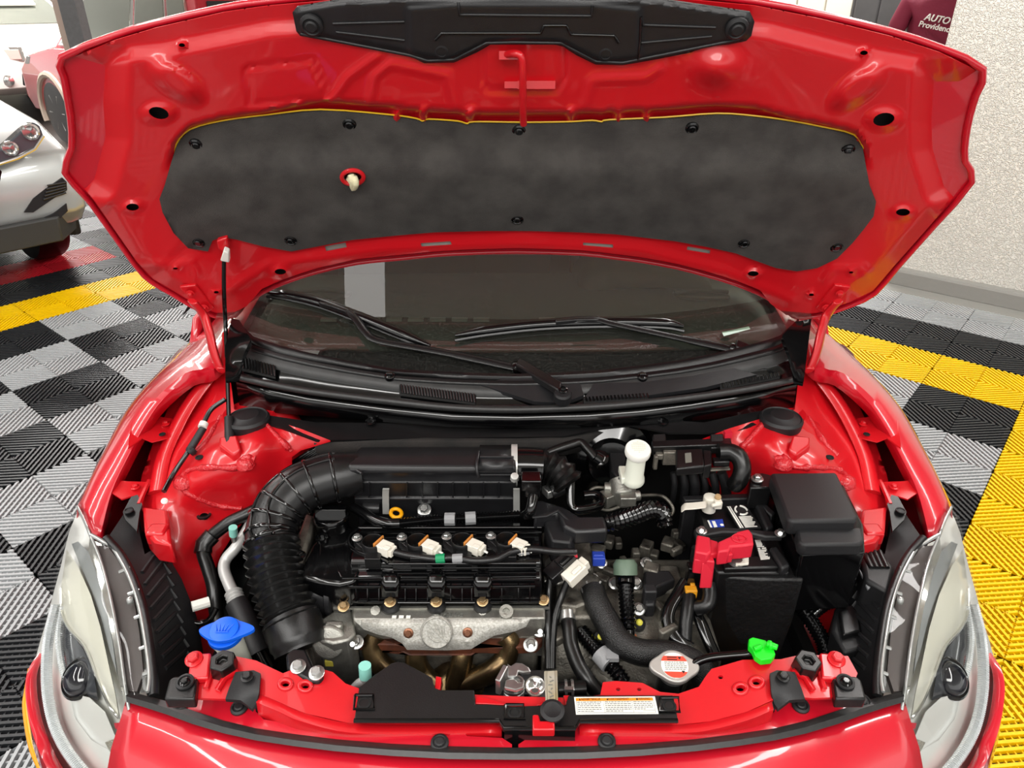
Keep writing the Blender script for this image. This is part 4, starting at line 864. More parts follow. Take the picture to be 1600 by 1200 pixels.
m = MB()
for s_ in (.018, .352, .703, .968): lrect(m, s_, .07, s_+.003, .93)
lrect(m, .018, .92, .97, .935); lrect(m, .82, .80, .97, .815)
for a_, b_, n_ in ((.03, .33, 6), (.37, .69, 6), (.72, .955, 5)):
    for i in range(n_):
        s_ = a_
        while s_ < b_-(.12 if i == n_-1 else .01):
            w_ = random.uniform(.018, .045); lrect(m, s_, .29+i*.105, min(b_, s_+w_), .325+i*.105); s_ += w_+.008
add('fine_print', m, INK, lb, sm=0)
dx = lp(1, .5)-lp(0, .5); dyv = lp(.5, 0)-lp(.5, 1)
for s_, tx in ((.20, 'ADVERTENCIA'), (.54, 'AVERTISSEMENT'), (.845, 'WARNING')):
    text(lb, tx, lp(s_, .155, .0019), dx, dyv, .0042, INKB, 'lettering', .0001)
    add('alert_triangle', MB().prism([lp(s_-.145 if s_ < .8 else s_-.085, .21, .002), lp(s_-.125 if s_ < .8 else s_-.065, .21, .002), lp(s_-.135 if s_ < .8 else s_-.075, .09, .002)], (0, 0, -.0004)), INKB, lb, sm=0)
# ================================================================== COWL, WINDSCREEN, WIPERS, CABIN
def GLS(px, py, dz=0.0): return PL(px, py, .945+dz, 1.36, .53)
gr = []
for j in range(9):
    v = j/8; row = []
    for i in range(17):
        u = -1+i/8; y = 1.325+.085*u*u+.76*v; row.append(Vector((.005+.655*u*(1-.13*v), y-.03*u*u*v, .945+(y-1.36)*.53+.03*v*(1-v)-.012*v*u*u)))
    gr.append(row)
WS = add('windscreen', MB().loft(gr, False), GLASS, CAR, sm=60, label='dusty tinted windscreen')
cw_t = [(362, 497), (375, 505), (391, 526), (410, 533), (440, 543), (480, 553), (545, 567), (620, 580), (680, 583), (760, 586), (808, 587), (870, 585), (940, 581), (1000, 574), (1060, 566), (1112, 556), (1163, 543), (1200, 533), (1222, 525), (1240, 505), (1250, 497)]
cw_b = [(1252, 560), (1246, 592), (1200, 603), (1150, 612), (1080, 622), (1000, 631), (920, 637), (840, 640), (770, 640), (707, 638), (650, 633), (600, 627), (540, 620), (480, 612), (420, 601), (368, 589), (360, 545)]
cz_ = zs([(362, 497, 1.0), (410, 533, .985), (480, 553, .972), (620, 580, .952), (808, 587, .946), (1000, 574, .953), (1112, 556, .968), (1200, 533, .985), (1250, 497, 1.0), (368, 589, .932), (480, 612, .918), (600, 627, .910), (800, 640, .905), (1000, 631, .910), (1150, 612, .920), (1246, 592, .932)])
def yat(l, x):
    l = sorted(l)
    for (a, b), (c, d) in zip(l, l[1:]):
        if a <= x <= c: return b+(d-b)*(x-a)/max(1e-6, c-a)
    return l[0][1] if x < l[0][0] else l[-1][1]
TOPC = [p for p in cw_t]; BOTC = [(1246, 592), (1200, 603), (1150, 612), (1080, 622), (1000, 631), (920, 637), (840, 640), (770, 640), (707, 638), (650, 633), (600, 627), (540, 620), (480, 612), (420, 601), (368, 589)]
def band(rows_, n=60):
    out = []
    for t, h_ in rows_:
        r = []
        for k in range(n+1):
            x = 366+(1248-366)*k/n; y0, y1 = yat(TOPC, x), yat(BOTC, x); y = y0+(y1-y0)*t; r.append(cz_(x, y)+Vector((0, 0, h_)))
        out.append(r)
    return MB().loft(out, False)
COW = add('cowl_panel', band(((0, -.004), (.04, .004), (.12, .006), (.17, .001), (.20, .001), (.24, .004), (.30, .0045), (.36, .004))), BLK, CAR, sm=50, label='black plastic cowl panel below the windscreen'); COW.modifiers.new('t', 'SOLIDIFY').thickness = .003
add('dusty_band', band(((.36, .004), (.45, .0045), (.54, .003), (.57, -.002))), mk('dusty_cowl_plastic', '#2c2c2c', .42, var=.2, vs_=40, bump=.1, bs=900), COW, sm=50)
add('lower_band', band(((.57, -.002), (.60, -.007), (.8, -.006), (1.0, -.004))), BLKG, COW, sm=50)
ap = lambda x, y: cz_(x, y)+Vector((0, 0, .007))
add('access_panel', patch(MB(), [(912, 628), (928, 604), (1000, 602), (1080, 592), (1146, 580), (1182, 590), (1100, 610), (1000, 624)], ap, 14, (), .008), GREYP, COW, sm=40, bev=.002)
add('access_panel', patch(MB(), [(752, 606), (800, 592), (870, 594), (905, 600), (912, 622), (880, 634), (835, 632)], ap, 14, (), .008), GREYP, COW, sm=40, bev=.002)
q = [cz_(x, y)+Vector((0, -.004, .004)) for x, y in cr2([(366, 589), (420, 601), (480, 612), (540, 620), (600, 627), (707, 638), (808, 641), (920, 637), (1000, 631), (1080, 622), (1150, 612), (1200, 603), (1247, 593)], 4)]
add('cowl_seal', MB().tube(q, .0075, 10), RUBG, COW, sm=60, label='rubber seal bead along the cowl')
def slats(x0, y0, x1, y1, n, h):
    for i in range(n):
        t = i/(n-1); x = x0+(x1-x0)*t; y = y0+(y1-y0)*t; a = cz_(x, y)+Vector((0, 0, .008)); b_ = cz_(x+2, y+h)+Vector((0, 0, .007)); m = MB().tube([a, b_], .0019, 5); o = add('slat', m, BLKG, COW)
    add('vent_backing', MB().prism([cz_(x0-3, y0-1)+Vector((0, 0, .005)), cz_(x1+3, y1-1)+Vector((0, 0, .005)), cz_(x1+3, y1+h+1)+Vector((0, 0, .004)), cz_(x0-3, y0+h+1)+Vector((0, 0, .004))], (0, 0, -.002)), VOID, COW, sm=0)
slats(627, 606, 740, 621, 26, 13); slats(380, 563, 428, 576, 11, 17); slats(915, 626, 1010, 620, 18, 6); slats(1128, 604, 1215, 586, 16, 7)
for x, y in ((610, 590), (1003, 591)):
    c = cz_(x, y); m = MB().lathe(c, (0, -.3, 1), [(.012, 0), (.011, .008), (.006, .011), (.001, .012)], 14); m.box(c+Vector((0, -.006, .010)), (.012, .006, .008)); add('washer_nozzle', m, BLKG, COW, sm=40, bev=.001)
# side pieces by the A pillar
for fl in (0, 1):
    pl = [(362, 497), (374, 500), (392, 530), (380, 555), (372, 588), (352, 590), (352, 540)] if not fl else [(1222, 524), (1242, 503), (1268, 498), (1262, 545), (1256, 595), (1242, 592), (1236, 560)]
    add('pillar_trim', patch(MB(), pl, zs([(360, 497, 1.03), (392, 530, 1.01), (352, 590, .965), (372, 588, .955)] if not fl else [(1250, 497, 1.03), (1222, 524, 1.01), (1258, 595, .965), (1240, 592, .955)]), 9, (), .012), BLKG, COW, sm=45)
# plenum wall and lower shelf
pw_t = [(368, 594), (420, 606), (480, 617), (600, 632), (707, 643), (808, 645), (920, 642), (1000, 636), (1080, 627), (1150, 617), (1246, 598)]
rows = [[cz_(x, y)+Vector((0, .004, -.006)) for x, y in pw_t]]
rows.append([p+Vector((0, -.002, -.012)) for p in rows[0]]); rows.append([Vector((p.x, p.y-.008, .868)) for p in rows[0]])
o = add('plenum_wall', MB().loft(rows, False), BLKG, CAR, sm=50, label='glossy black plenum wall under the cowl'); o.modifiers.new('t', 'SOLIDIFY').thickness = .002
m = MB()
for x0, x1 in ((430, 500), (1085, 1142)): m.prism([P(x0, 636, .885), P(x1, 634, .885), P(x1-4, 652, .868), P(x0+22, 655, .868)], (0, .004, -.002))
SHF = add('plenum_shelf', patch(MB(), [(372, 640), (414, 648), (494, 660), (600, 661), (700, 664), (808, 666), (900, 664), (950, 652), (985, 646), (1039, 656), (1100, 660), (1137, 652), (1197, 640), (1240, 640), (1238, 652), (1200, 658), (1144, 676), (1045, 676), (985, 664), (940, 668), (880, 682), (700, 684), (494, 688), (440, 668), (372, 655)], zs([(372, 640, .885), (500, 655, .872), (808, 660, .868), (1140, 655, .872), (1240, 640, .885), (490, 688, .858), (800, 684, .852), (985, 664, .866), (1144, 676, .862)]), 10, (), .004), BLK, CAR, sm=40, label='black plenum shelf with bolts')
for x, y in ((579, 659), (808, 659), (1036, 659)): bolt(SHF, P(x, y, .870), .0085, (0, -.2, 1), BLKG, 'bolt', 'plug')
add('felt_strip', MB().loft([[P(x, y, .853) for x, y in ((492, 686), (600, 684), (808, 685), (880, 683), (940, 669))], [P(x, y, .853)+Vector((0, .01, -.04)) for x, y in ((492, 686), (600, 684), (808, 685), (880, 683), (940, 669))]], False), FELTD, SHF).modifiers.new('t', 'SOLIDIFY').thickness = .012
# wipers
def wiper(piv, joint, thin, blade_c, blade, nm):
    r = add('wiper', MB().loft([[c+Vector((-.004, -.014, .002)), c+Vector((-.003, -.013, .016)), c+Vector((.004, .013, .020)), c+Vector((.004, .014, .002))] for c in [GLS(*joint, .012).lerp(P(*piv, .938), t) for t in (0, .25, .5, .75, .95)]]), BLK, CAR, sm=40, bev=.003, label=nm)
    pv = P(*piv, .938); add('pivot', MB().lathe(pv+Vector((0, 0, -.01)), (0, -.3, 1), [(.017, 0), (.017, .018), (.014, .022), (.010, .022)], 20), BLKM, r); bolt(r, pv+Vector((0, -.004, .014)), .006, (0, -.3, 1), BLKG, 'nut')
    add('hinge_knuckle', MB().lathe(GLS(*joint, .013), (P(*piv, .938)-GLS(*joint, .013)), [(.011, -.012), (.013, -.008), (.013, .008), (.011, .012)], 12), BLKG, r)
    q = cr([GLS(x, y, d_) for x, y, d_ in thin], 5); add('arm', MB().tube(q, [.0125]*6+[.0105]*(len(q)-6), 8, True, .6), BLK, r, sm=50)
    q = cr([GLS(x, y, .014) for x, y in blade], 6); n = len(q); rr = [.004+.0095*min(1, 6*min(i/(n-1), 1-i/(n-1))) for i in range(n)]
    b_ = add('blade', MB().tube(q, rr, 8, True, .9), BLKG, r, sm=60)
    add('rubber_lip', MB().tube([p+Vector((0, -.010, -.007)) for p in q], .0035, 6), RUB, b_)
    c = [GLS(x, y, .021) for x, y in blade_c]; add('connector', MB().loft([[p+Vector((0, -.010, -.004)), p+Vector((0, -.010, .006)), p+Vector((0, .010, .006)), p+Vector((0, .010, -.004))] for p in c]), BLK, b_, bev=.002)
wiper((879, 618), (808, 575), [(808, 575, .012), (720, 556, .014), (650, 543, .018), (590, 532, .022), (572, 520, .024), (556, 498, .026), (545, 487, .024)], [(500, 474), (520, 479), (545, 488)], [(418, 456), (450, 461), (500, 473), (560, 495), (620, 519), (672, 540)], 'black wiper with its pivot near the cowl centre')
wiper((1208, 570), (1148, 547), [(1148, 547, .012), (1080, 532, .013), (1020, 519, .016), (960, 506, .02), (930, 499, .022), (900, 500, .022)], [(868, 503), (900, 500), (935, 500)], [(711, 524), (760, 516), (830, 508), (900, 504), (980, 503), (1040, 505), (1068, 510)], 'black wiper with its pivot by the far side pillar')
sk_ = [GLS(x, y, .002) for x, y in ((1128, 519), (1170, 510), (1172, 514), (1131, 525))]
add('glass_sticker', MB().prism(sk_, (0, 0, -.001)), mk('mint_sticker', '#d8efe2', .4), WS, sm=0, label='small mint inspection sticker')
# interior seen through the glass
dz_ = [(1.44, .925), (1.50, .955), (1.62, .965), (1.86, .955), (1.92, .93), (1.95, .80)]
DB = add('dashboard', MB().loft([[Vector((.005+.66*u*(1-.0*k), y-.03*u*u*0+.05*u*u*(k < 2), z-.008*u*u)) for u in np.linspace(-1, 1, 15)] for k, (y, z) in enumerate(dz_)], False), DASH, CAR, sm=60)
DB.modifiers.new('t', 'SOLIDIFY').thickness = .01
m = MB()
for k in range(16):
    x = -.42+k*.05
    if abs(x) < .05: continue
    m.box((x, 1.53, .961), (.036, .012, .006))
addn('defrost_vent', m, mk('vent_grey', '#8b8b80', .6), DB, sm=0)
add('instrument_hood', MB().loft([[Vector((.34+.17*math.cos(a), y, .945+h_*math.sin(a))) for a in np.linspace(0, math.pi, 12)] for y, h_ in ((1.72, .02), (1.78, .075), (1.90, .085))], False), DASH, DB, sm=60).modifiers.new('t', 'SOLIDIFY').thickness = .006
for s in (-1, 1):
    add('grab_recess', MB().tube(cr([Vector((s*.53, 1.66, .965)), Vector((s*.44, 1.64, .970)), Vector((s*.40, 1.67, .970)), Vector((s*.46, 1.70, .968)), Vector((s*.54, 1.70, .963))], 5), .006, 8), DASH, DB)
    SEATF = bpy.data.materials.get('seat_fabric') or mk('seat_fabric', '#2c2b2a', .85, var=.15)
    se = add('front_seat', MB().loft([[Vector((s*.36+.23*math.cos(a)*k, y+.05*math.sin(a), z)) for a in np.linspace(0, 2*math.pi, 14)[:-1]] for y, z, k in ((2.45, .42, 1), (2.55, .7, 1), (2.62, .98, .9), (2.65, 1.04, .6))]), SEATF, CAR, sm=60)
    add('headrest', MB().loft([[Vector((s*.36+.13*math.cos(a)*k, 2.66+.05*math.sin(a), z)) for a in np.linspace(0, 2*math.pi, 12)[:-1]] for z, k in ((1.08, .7), (1.11, 1), (1.24, 1), (1.27, .7))]), SEATF, se, sm=60)
sw = MB(); c = Vector((.36, 2.02, .93)); a1 = Vector((1, 0, 0)); a2 = Vector((0, .35, .94))
sw.tube([c+a1*.18*math.cos(t)+a2*.18*math.sin(t) for t in np.linspace(0, 2*math.pi, 30)], .014, 8).lathe(c, (0, -.94, .35), [(.06, -.01), (.055, .02), (.02, .028)], 16); sw.tube([c-a1*.17, c+a1*.17], .012, 6)
add('steering_wheel', sw, BLKM, CAR, sm=60)
# cabin shell behind (roof, pillars, flanks, wheels) so that the car is whole from the side
def side_x(z): return .84-.30*max(0, z-.95)
prof = [(2.0, .90), (3.2, .93), (3.75, .92)]
m = MB()
for s in (-1, 1):
    rows = [[Vector((s*((.78 if z < .9 else .75)+.04*min(1, (y-1.6)/1.2))+.005, y, z)) for y in (1.60, 2.2, 3.0, 3.7, 3.95)] for z in (.25, .55, .84, .93)]; m.loft(rows, False)
m.loft([[Vector((.005+x, y, z)) for x in (-.82, -.5, 0, .5, .82)] for y, z in ((3.95, .93), (4.02, .7), (4.0, .3))], False)
o = add('door_flank', m, RED, CAR, sm=50); o.modifiers.new('t', 'SOLIDIFY').thickness = .02
m = MB().loft([[Vector((.005+x, y, z-.06*(x/.55)**2)) for x in (-.55, -.4, -.2, 0, .2, .4, .55)] for y, z in ((2.02, 1.345), (2.3, 1.45), (2.8, 1.50), (3.4, 1.47), (3.75, 1.38))], False)
o = add('roof', m, RED, CAR, sm=60); o.modifiers.new('t', 'SOLIDIFY').thickness = .03
m = MB()
for s in (-1, 1):
    m.tube(cr([Vector((s*.60, 1.56, 1.03)), Vector((s*.61, 1.75, 1.14)), Vector((s*.56, 2.06, 1.30)), Vector((s*.545, 2.4, 1.39)), Vector((s*.55, 3.3, 1.40)), Vector((s*.62, 3.75, 1.30)), Vector((s*.74, 3.95, .93))], 5), .032, 8); m.tube([Vector((s*.80, 2.75, .93)), Vector((s*.56, 2.72, 1.40))], .035, 8)
add('pillars', m, RED, CAR, sm=60)
for s in (-1, 1): add('side_glass', MB().loft([[Vector((s*.80, y0, .93)), Vector((s*.565, y1, 1.38))] for y0, y1 in ((1.62, 2.12), (2.2, 2.4), (3.0, 3.0), (3.85, 3.6))], False), GLASSD, CAR)
add('rear_glass', MB().loft([[Vector((x*.74, 3.97, .94)), Vector((x*.55, 3.74, 1.36))] for x in (-1, 0, 1)], False), GLASSD, CAR)
add('cabin_floor', box((0.005, 2.7, .3), (1.6, 2.5, .04)), VOID, CAR, sm=0)
for s in (-1, 1):
    for y in (1.20, 3.45):
        wl = add('wheel', MB().lathe((s*.66, y, .29), (s, 0, 0), [(.18, 0), (.27, .01), (.29, .03), (.29, .15), (.275, .17), (.19, .175)], 28), RUB, CAR, sm=35); rm = MB().lathe((s*.78, y, .29), (s, 0, 0), [(.19, 0), (.19, .05), (.17, .035), (.16, .01)], 24)
        for k in range(5): rm.tube([Vector((s*.80, y, .29)), Vector((s*.81, y+.17*math.cos(k*1.2566), .29+.17*math.sin(k*1.2566)))], .022, 6)
        add('rim', rm, STEEL, wl, sm=35)
# ================================================================== ENGINE BAY
UP = Vector((0, 0, 1)); FR = Vector((0, -.45, .9))
ENG = thing('engine', 'transverse engine with ribbed glossy black valve cover and speckled metal heat shield', 'engine', (-.13, .95, .28))
# block and head
add('engine_block', MB().box((-.15, .93, .50), (.39, .14, .36)).box((-.16, .93, .62), (.40, .10, .10)), ALUD, ENG, bev=.01)
def prof_loft(x0, x1, yz, zx=None): return MB().loft([[Vector((x, y, z)) for y, z in yz] for x in (x0, x1)])
yv = lambda py, z: P(800, py, z).y
pf = [(yv(812, .760), .70), (yv(812, .765), .765), (yv(826, .786), .786), (yv(872, .788), .788), (yv(881, .784), .784), (yv(888, .772), .772), (yv(902, .768), .768), (yv(911, .758), .758), (yv(938, .730), .730), (yv(944, .722), .722), (yv(944, .70), .70)]
xl, xr = P(548, 900, .76).x, P(846, 900, .76).x
VC = add('valve_cover', prof_loft(xl, xr, pf), BLKG, ENG, sm=30, bev=.003, label='glossy black ribbed valve cover')
lobe = [(470, 886), (486, 852), (510, 826), (545, 818), (562, 832), (570, 880), (556, 906), (530, 912), (500, 908), (470, 902)]
add('timing_lobe', pz(lobe, .772, .08), BLKG, VC, bev=.006)
br = MB().lathe(P(472, 924, .716), (1, 0, 0), [(.034, 0), (.040, .004), (.040, .046), (.043, .048), (.043, .056), (.034, .060)], 24); add('timing_barrel', br, GREYP, VC, sm=30)
m = MB()
for l in ([(535, 904), (600, 903), (608, 896), (612, 894)], [(628, 902), (668, 902), (674, 894), (683, 890), (692, 894), (698, 902), (740, 902), (746, 894), (755, 890), (764, 894), (770, 902), (838, 901)], [(540, 917), (598, 917), (604, 911), (612, 909), (622, 913), (628, 917), (668, 917), (676, 911), (684, 909), (694, 912), (700, 917), (740, 917), (748, 911), (756, 909), (766, 912), (771, 917), (836, 916)], [(560, 940), (600, 941)], [(622, 941), (672, 941)], [(696, 941), (742, 941)], [(766, 941), (842, 940)]):
    m.tube([P(x, y, .771 if y < 905 else .759 if y < 925 else .729) for x, y in l], .0026, 6)
m.tube(cr([P(x, y, .790) for x, y in ((560, 826), (546, 840), (552, 858), (600, 876), (606, 881))], 4), .003, 6); m.tube([P(606, 881, .788), P(838, 880, .788)], .0026, 6); m.tube([P(614, 888, .777), P(838, 887, .777)], .0026, 6); m.tube([P(560, 825, .789), P(846, 824, .789)], .0028, 6); m.tube([P(560, 833, .790), P(846, 832, .790)], .0022, 6)
m.tube(cr([P(530, 832, .770), P(522, 856, .770), P(524, 880, .770), P(534, 903, .770)], 4), .003, 6)
addn('rib_line', m, BLKG, VC, sm=60)
for x in (556, 574, 592, 633, 650, 668, 704, 722, 737, 784, 810, 828): add('rib', MB().prism([P(x-.8, 913, .761), P(x+.8, 913, .761), P(x+.8, 940, .733), P(x-.8, 940, .733)], (0, .012, -.012)), BLKG, VC, sm=0)
for x, y in ((610, 940), (682, 940), (754, 939)):
    bs = MB().loft([[P(x, y, .735)+Vector((dx, 0, 0)) for dx in ()] or [P(x, 898, .772)+Vector((k*.014, 0, .003*(abs(k) < 1))) for k in (-1, -.5, .5, 1)], [P(x, 912, .764)+Vector((k*.014, 0, .003)) for k in (-1, -.5, .5, 1)], [P(x, 932, .742)+Vector((k*.013, 0, .002)) for k in (-1, -.5, .5, 1)]], False)
    add('boss', bs, BLKG, VC, sm=50).modifiers.new('t', 'SOLIDIFY').thickness = .004
    c = P(x, y, .728); add('boss_ring', MB().lathe(c+Vector((0, 0, -.016)), (0, -.3, 1), [(.0165, 0), (.0155, .014), (.011, .018)], 20), BLK, VC)
    bolt(VC, c+Vector((0, -.002, .001)), .0066, (0, -.3, 1), GOLDST)
for x, y in ((537, 948), (849, 938)): bolt(VC, P(x, y, .727), .0066, (0, -.3, 1), GOLDST)
# oil filler
c = P(519, 812, .785); cap = MB().lathe(c+Vector((0, 0, -.03)), UP, [(.030, 0), (.031, .03), (.0325, .034), (.0325, .040), (.030, .045), (.004, .045)], 28); cap.box(c+Vector((0, 0, .020)), (.056, .013, .014)); add('oil_cap', cap, BLKG, ENG, sm=35, bev=.001, label='black oil filler cap')
add('breather', MB().lathe(P(503, 842, .775), (0, -.1, 1), [(.010, -.02), (.011, .004), (.008, .004), (.007, -.004)], 16).tube([P(501, 850, .775), P(500, 870, .770)], .002, 6), BLKG, ENG)
dp = add('dipstick', tube([P(618, 822, .775), P(618, 812, .785)], .004, 8), YEL, ENG, label='yellow dipstick handle')
add('pull_ring', MB().tube([P(x, y, .795) for x, y in ell(619, 802, 8.5, 6.8, 20, .2)+ell(619, 802, 8.5, 6.8, 20, .2)[:1]], .0036, 8), YEL, dp, sm=60)
# coils
for i, (x, y) in enumerate(((582, 846), (652, 845), (722, 844), (791, 843))):
    c = P(x, y, .806); co = add('ignition_coil', MB().lathe(c+Vector((0, 0, -.034)), UP, [(.0185, 0), (.019, .034), (.0175, .037), (.0165, .035), (.0155, .008), (.002, .006)], 18).prism([P(x-10, y-4, .797), P(x-28, y-9, .797), P(x-30, y-1, .797), P(x-14, y+12, .797)], (0, 0, -.012)).box(c+Vector((.004, -.022, -.02)), (.026, .022, .022)), BLK, ENG, sm=35, bev=.001)
    bolt(co, P(x-24, y-5, .799), .006, UP, STEEL)
    d = (P(x+36, y+17, .80)-P(x, y+2, .80)).normalized(); R = Matrix((d, UP.cross(d), UP)).transposed()
    add('orange_seal', MB().box(P(x+10, y+5, .800), (.003, .026, .022), R), ORGS, co, bev=.001); cn = add('connector', MB().box(P(x+20, y+11, .800), (.024, .021, .017), R).box(P(x+30, y+15, .799), (.010, .017, .014), R).box(P(x+22, y+10, .809), (.012, .010, .003), R), CREAM, co, bev=.0012, label='cream plug connector')
    add('wire', MB().tube([P(x+34, y+17, .799), P(x+40, y+20, .797)], .002, 6), WHITE, cn)
loom = add('coil_loom', MB().tube(cr([P(x, y, z) for x, y, z in ((614, 862, .797), (640, 868, .795), (680, 873, .794), (706, 871, .795), (740, 876, .797), (775, 873, .80), (800, 862, .80), (830, 858, .80), (870, 862, .795), (900, 862, .79))], 6), .0062, 10), BLK, ENG, sm=60, label='black coil wiring loom')
for x0, x1, mt, nm in ((681, 695, GRN, 'green_tape'), (707, 723, GTAPE, 'grey_tape'), (810, 826, GTAPE, 'grey_tape')):
    y = 873 if x0 < 800 else 862; add(nm, tube([P(x0, y, .796), P(x1, y-(1 if x0 < 800 else 3), .797)], .0078, 10), mt, loom)
# cylinder head face
hd = add('cylinder_head', MB().prism([P(x, y, .716) for x, y in ((548, 946), (852, 944), (852, 966), (700, 968), (552, 968))], (0, 0, -.09)), ALU, ENG, bev=.003)
m = MB()
for x in (587, 682, 754): m.lathe(P(x, 955, .716), FR, [(.009, 0), (.008, .004), (.003, .005)], 12)
m.lathe(P(791, 958, .720), FR, [(.012, -.01), (.0115, .010), (.006, .010), (.006, .002)], 16); m.box(P(690, 950, .717), (.36, .004, .003)); add('head_boss', m, ALU, hd, sm=40)
text(hd, 'SZR 5-2', P(706, 961, .7172), (1, 0, 0), (0, 1, .0), .0115, STEEL, 'cast_lettering', .0004)
add('cast_mark', MB().box(P(616, 964, .718), (.007, .005, .002)).box(P(627, 964, .718), (.008, .005, .002)).box(P(638, 964, .718), (.007, .005, .002)), WHITE, hd, sm=0)
lc = MB().prism([P(x, y, .705) for x, y in ((500, 968), (530, 948), (550, 948), (556, 990), (545, 1000), (520, 1005), (498, 1000))], (0, 0, -.12)); lc.box(P(522, 978, .710), (.03, .014, .012)); lc.lathe(P(516, 1002, .69), (0, -.8, .5), [(.03, -.03), (.028, .01), (.012, .014)], 18); add('end_casting', lc, ALU, ENG, bev=.004)
# heat shield
so = [(553, 968), (600, 967), (700, 967), (800, 966), (828, 967), (822, 978), (805, 985), (772, 992), (752, 1003), (736, 1013), (700, 1015), (636, 1014), (628, 1004), (612, 995), (590, 990), (568, 982)]
sz = zs([(553, 968, .716), (690, 967, .716), (828, 967, .716), (690, 990, .702), (690, 1015, .672), (590, 990, .696), (772, 992, .698)])
def shv(q):
    o = .008*smst((segdist(so, q))/5)+.004*np.exp(-(segdist([(632, 1004), (740, 1004)], q, False)/3)**2)
    return [sz(a, b)+FR*h_*.8 for (a, b), h_ in zip(q, o)]
HS = add('heat_shield', patch(MB(), so, None, 6, (), .002, vec=shv), SHLD, ENG, sm=50, label='speckled silver heat shield')
c = sz(683, 990)+FR*.008; AXS = (sz(683, 980)-sz(683, 1000)).cross(Vector((1, 0, 0))).normalized(); AXS = AXS if AXS.z > 0 else -AXS
em = MB().lathe(c-AXS*.002, AXS, [(.0265, 0), (.0262, .005), (.024, .007), (.0225, .005), (.002, .0045)], 32); ey = AXS.cross(Vector((1, 0, 0))).normalized(); ey = ey if ey.y > 0 else -ey
ex = Vector((1, 0, 0))
def E2(a, b, h_=.004): return c+ex*a*.001+ey*b*.001+AXS*h_
em.tube([E2(-15, 17), E2(17, -15)], .0022, 6)
for k in range(4): em.tube([E2(-7+k*6, 15-k*1.5), E2(-3+k*5, 5-k*2), E2(0+k*4, 1-k*2)], .0014, 6)
em.tube([E2(-14, 4), E2(-10, -8), E2(-2, -14), E2(6, -14)], .0014, 6); em.tube([E2(-9, 2), E2(-5, -5), E2(2, -8)], .0012, 6)
add('do_not_touch_emblem', em, SHLD, HS, sm=50, label='round embossed hand symbol with a diagonal bar')
for x, y in ((639, 991), (731, 990)): bolt(HS, sz(x, y)+FR*.007, .0055, AXS, mk('rusty_bolt', '#8a5f48', .4, metal=.7) if not bpy.data.materials.get('rusty_bolt') else bpy.data.materials['rusty_bolt'])
# exhaust runners
EX = add('exhaust_manifold', MB().lathe(P(715, 1078, .57), (0, -.5, .8), [(.05, -.08), (.055, 0), (.045, .03), (.02, .04)], 20), BRONZE, ENG, sm=60, label='heat tinted tubular exhaust manifold')
for l in ([(588, 992, .672), (582, 1012, .655), (592, 1034, .635), (615, 1054, .615), (650, 1076, .59)], [(652, 1008, .655), (650, 1030, .635), (660, 1052, .61), (685, 1076, .59)], [(726, 1006, .655), (722, 1030, .637), (716, 1052, .615), (708, 1078, .59)], [(790, 994, .675), (796, 1006, .665), (790, 1028, .645), (772, 1046, .63), (745, 1060, .61), (715, 1074, .59)]):
    add('runner', MB().tube(cr(W(l), 6), .0185, 14), BRONZE, EX, sm=60)
gk = add('gasket_flange', MB().prism([P(x, y, .672) for x, y in ((560, 984), (600, 994), (640, 1012), (735, 1012), (760, 998), (800, 986), (846, 980), (848, 1000), (838, 1010), (800, 1012), (560, 1006))], (0, 0, -.016)), RUST, ENG, bev=.002)
for x, y in ((843, 985), (829, 1008), (557, 1004)): bolt(gk, P(x, y, .680), .008, FR, STEEL, 'nut'); add('stud', MB().tube([P(x, y, .682), P(x, y, .682)+FR*.024+Vector((0, -.012, 0))], .0042, 8), STEEL, gk)
add('lower_block', MB().box((-.02, .80, .48), (.16, .07, .22)).box((.0, .78, .56), (.05, .04, .07)), BLKM, ENG, bev=.005)
# gearbox side
GB = thing('gearbox', 'dull grey gearbox housing with hoses and a black shift cable in front of the battery', 'gearbox', (.20, .92, .30))
gm = MB().box((.20, .96, .50), (.30, .24, .30)).lathe((.20, .90, .60), (0, -.3, 1), [(.12, -.05), (.115, .02), (.09, .05), (.03, .06)], 24).lathe((.10, .86, .62), (0, -1, .5), [(.05, -.06), (.05, .02), (.03, .03)], 20)
gm.box((.13, .93, .67), (.06, .10, .06)).box((.26, .99, .66), (.10, .07, .05)).lathe((.30, .92, .62), (0, -.6, 1), [(.045, -.04), (.04, .02), (.02, .03)], 18).box((.10, 1.02, .70), (.09, .10, .05))
add('housing', gm, ALUD, GB, sm=35, bev=.006)
rr_ = random.Random(9); gm = MB()
for k in range(44):
    x, y = rr_.uniform(872, 1062), rr_.uniform(832, 1000); c = P(x, y, rr_.uniform(.64, .695)); R = Matrix.Rotation(rr_.uniform(-.6, .6), 3, 'Z')
    gm.box(c, (rr_.uniform(.01, .035), rr_.uniform(.01, .03), rr_.uniform(.015, .04)), R)
addn('casting_rib', gm, ALUD, GB, bev=.003)
for x, y in ((960, 912), (994, 912), (998, 952), (926, 905), (1010, 880), (1022, 905), (906, 890), (940, 880)): bolt(GB, P(x, y, .690), .0075, FR, STEEL)
for x, y in ((938, 998), (998, 976)):
    b_ = add('bush', MB().lathe(P(x, y, .668), FR, [(.012, -.01), (.011, .008), (.006, .012)], 14), BLKM, GB); add('yellow_plug', MB().lathe(P(x, y-1, .672), FR, [(.0058, 0), (.0056, .010), (.003, .012)], 12), mk('pale_yellow', '#d6cf4a', .5) if not bpy.data.materials.get('pale_yellow') else bpy.data.materials['pale_yellow'], b_)
add('brown_plug', MB().lathe(P(988, 996, .665), FR, [(.008, 0), (.007, .005), (.001, .006)], 14), mk('brown_plug', '#a5501c', .6), GB)
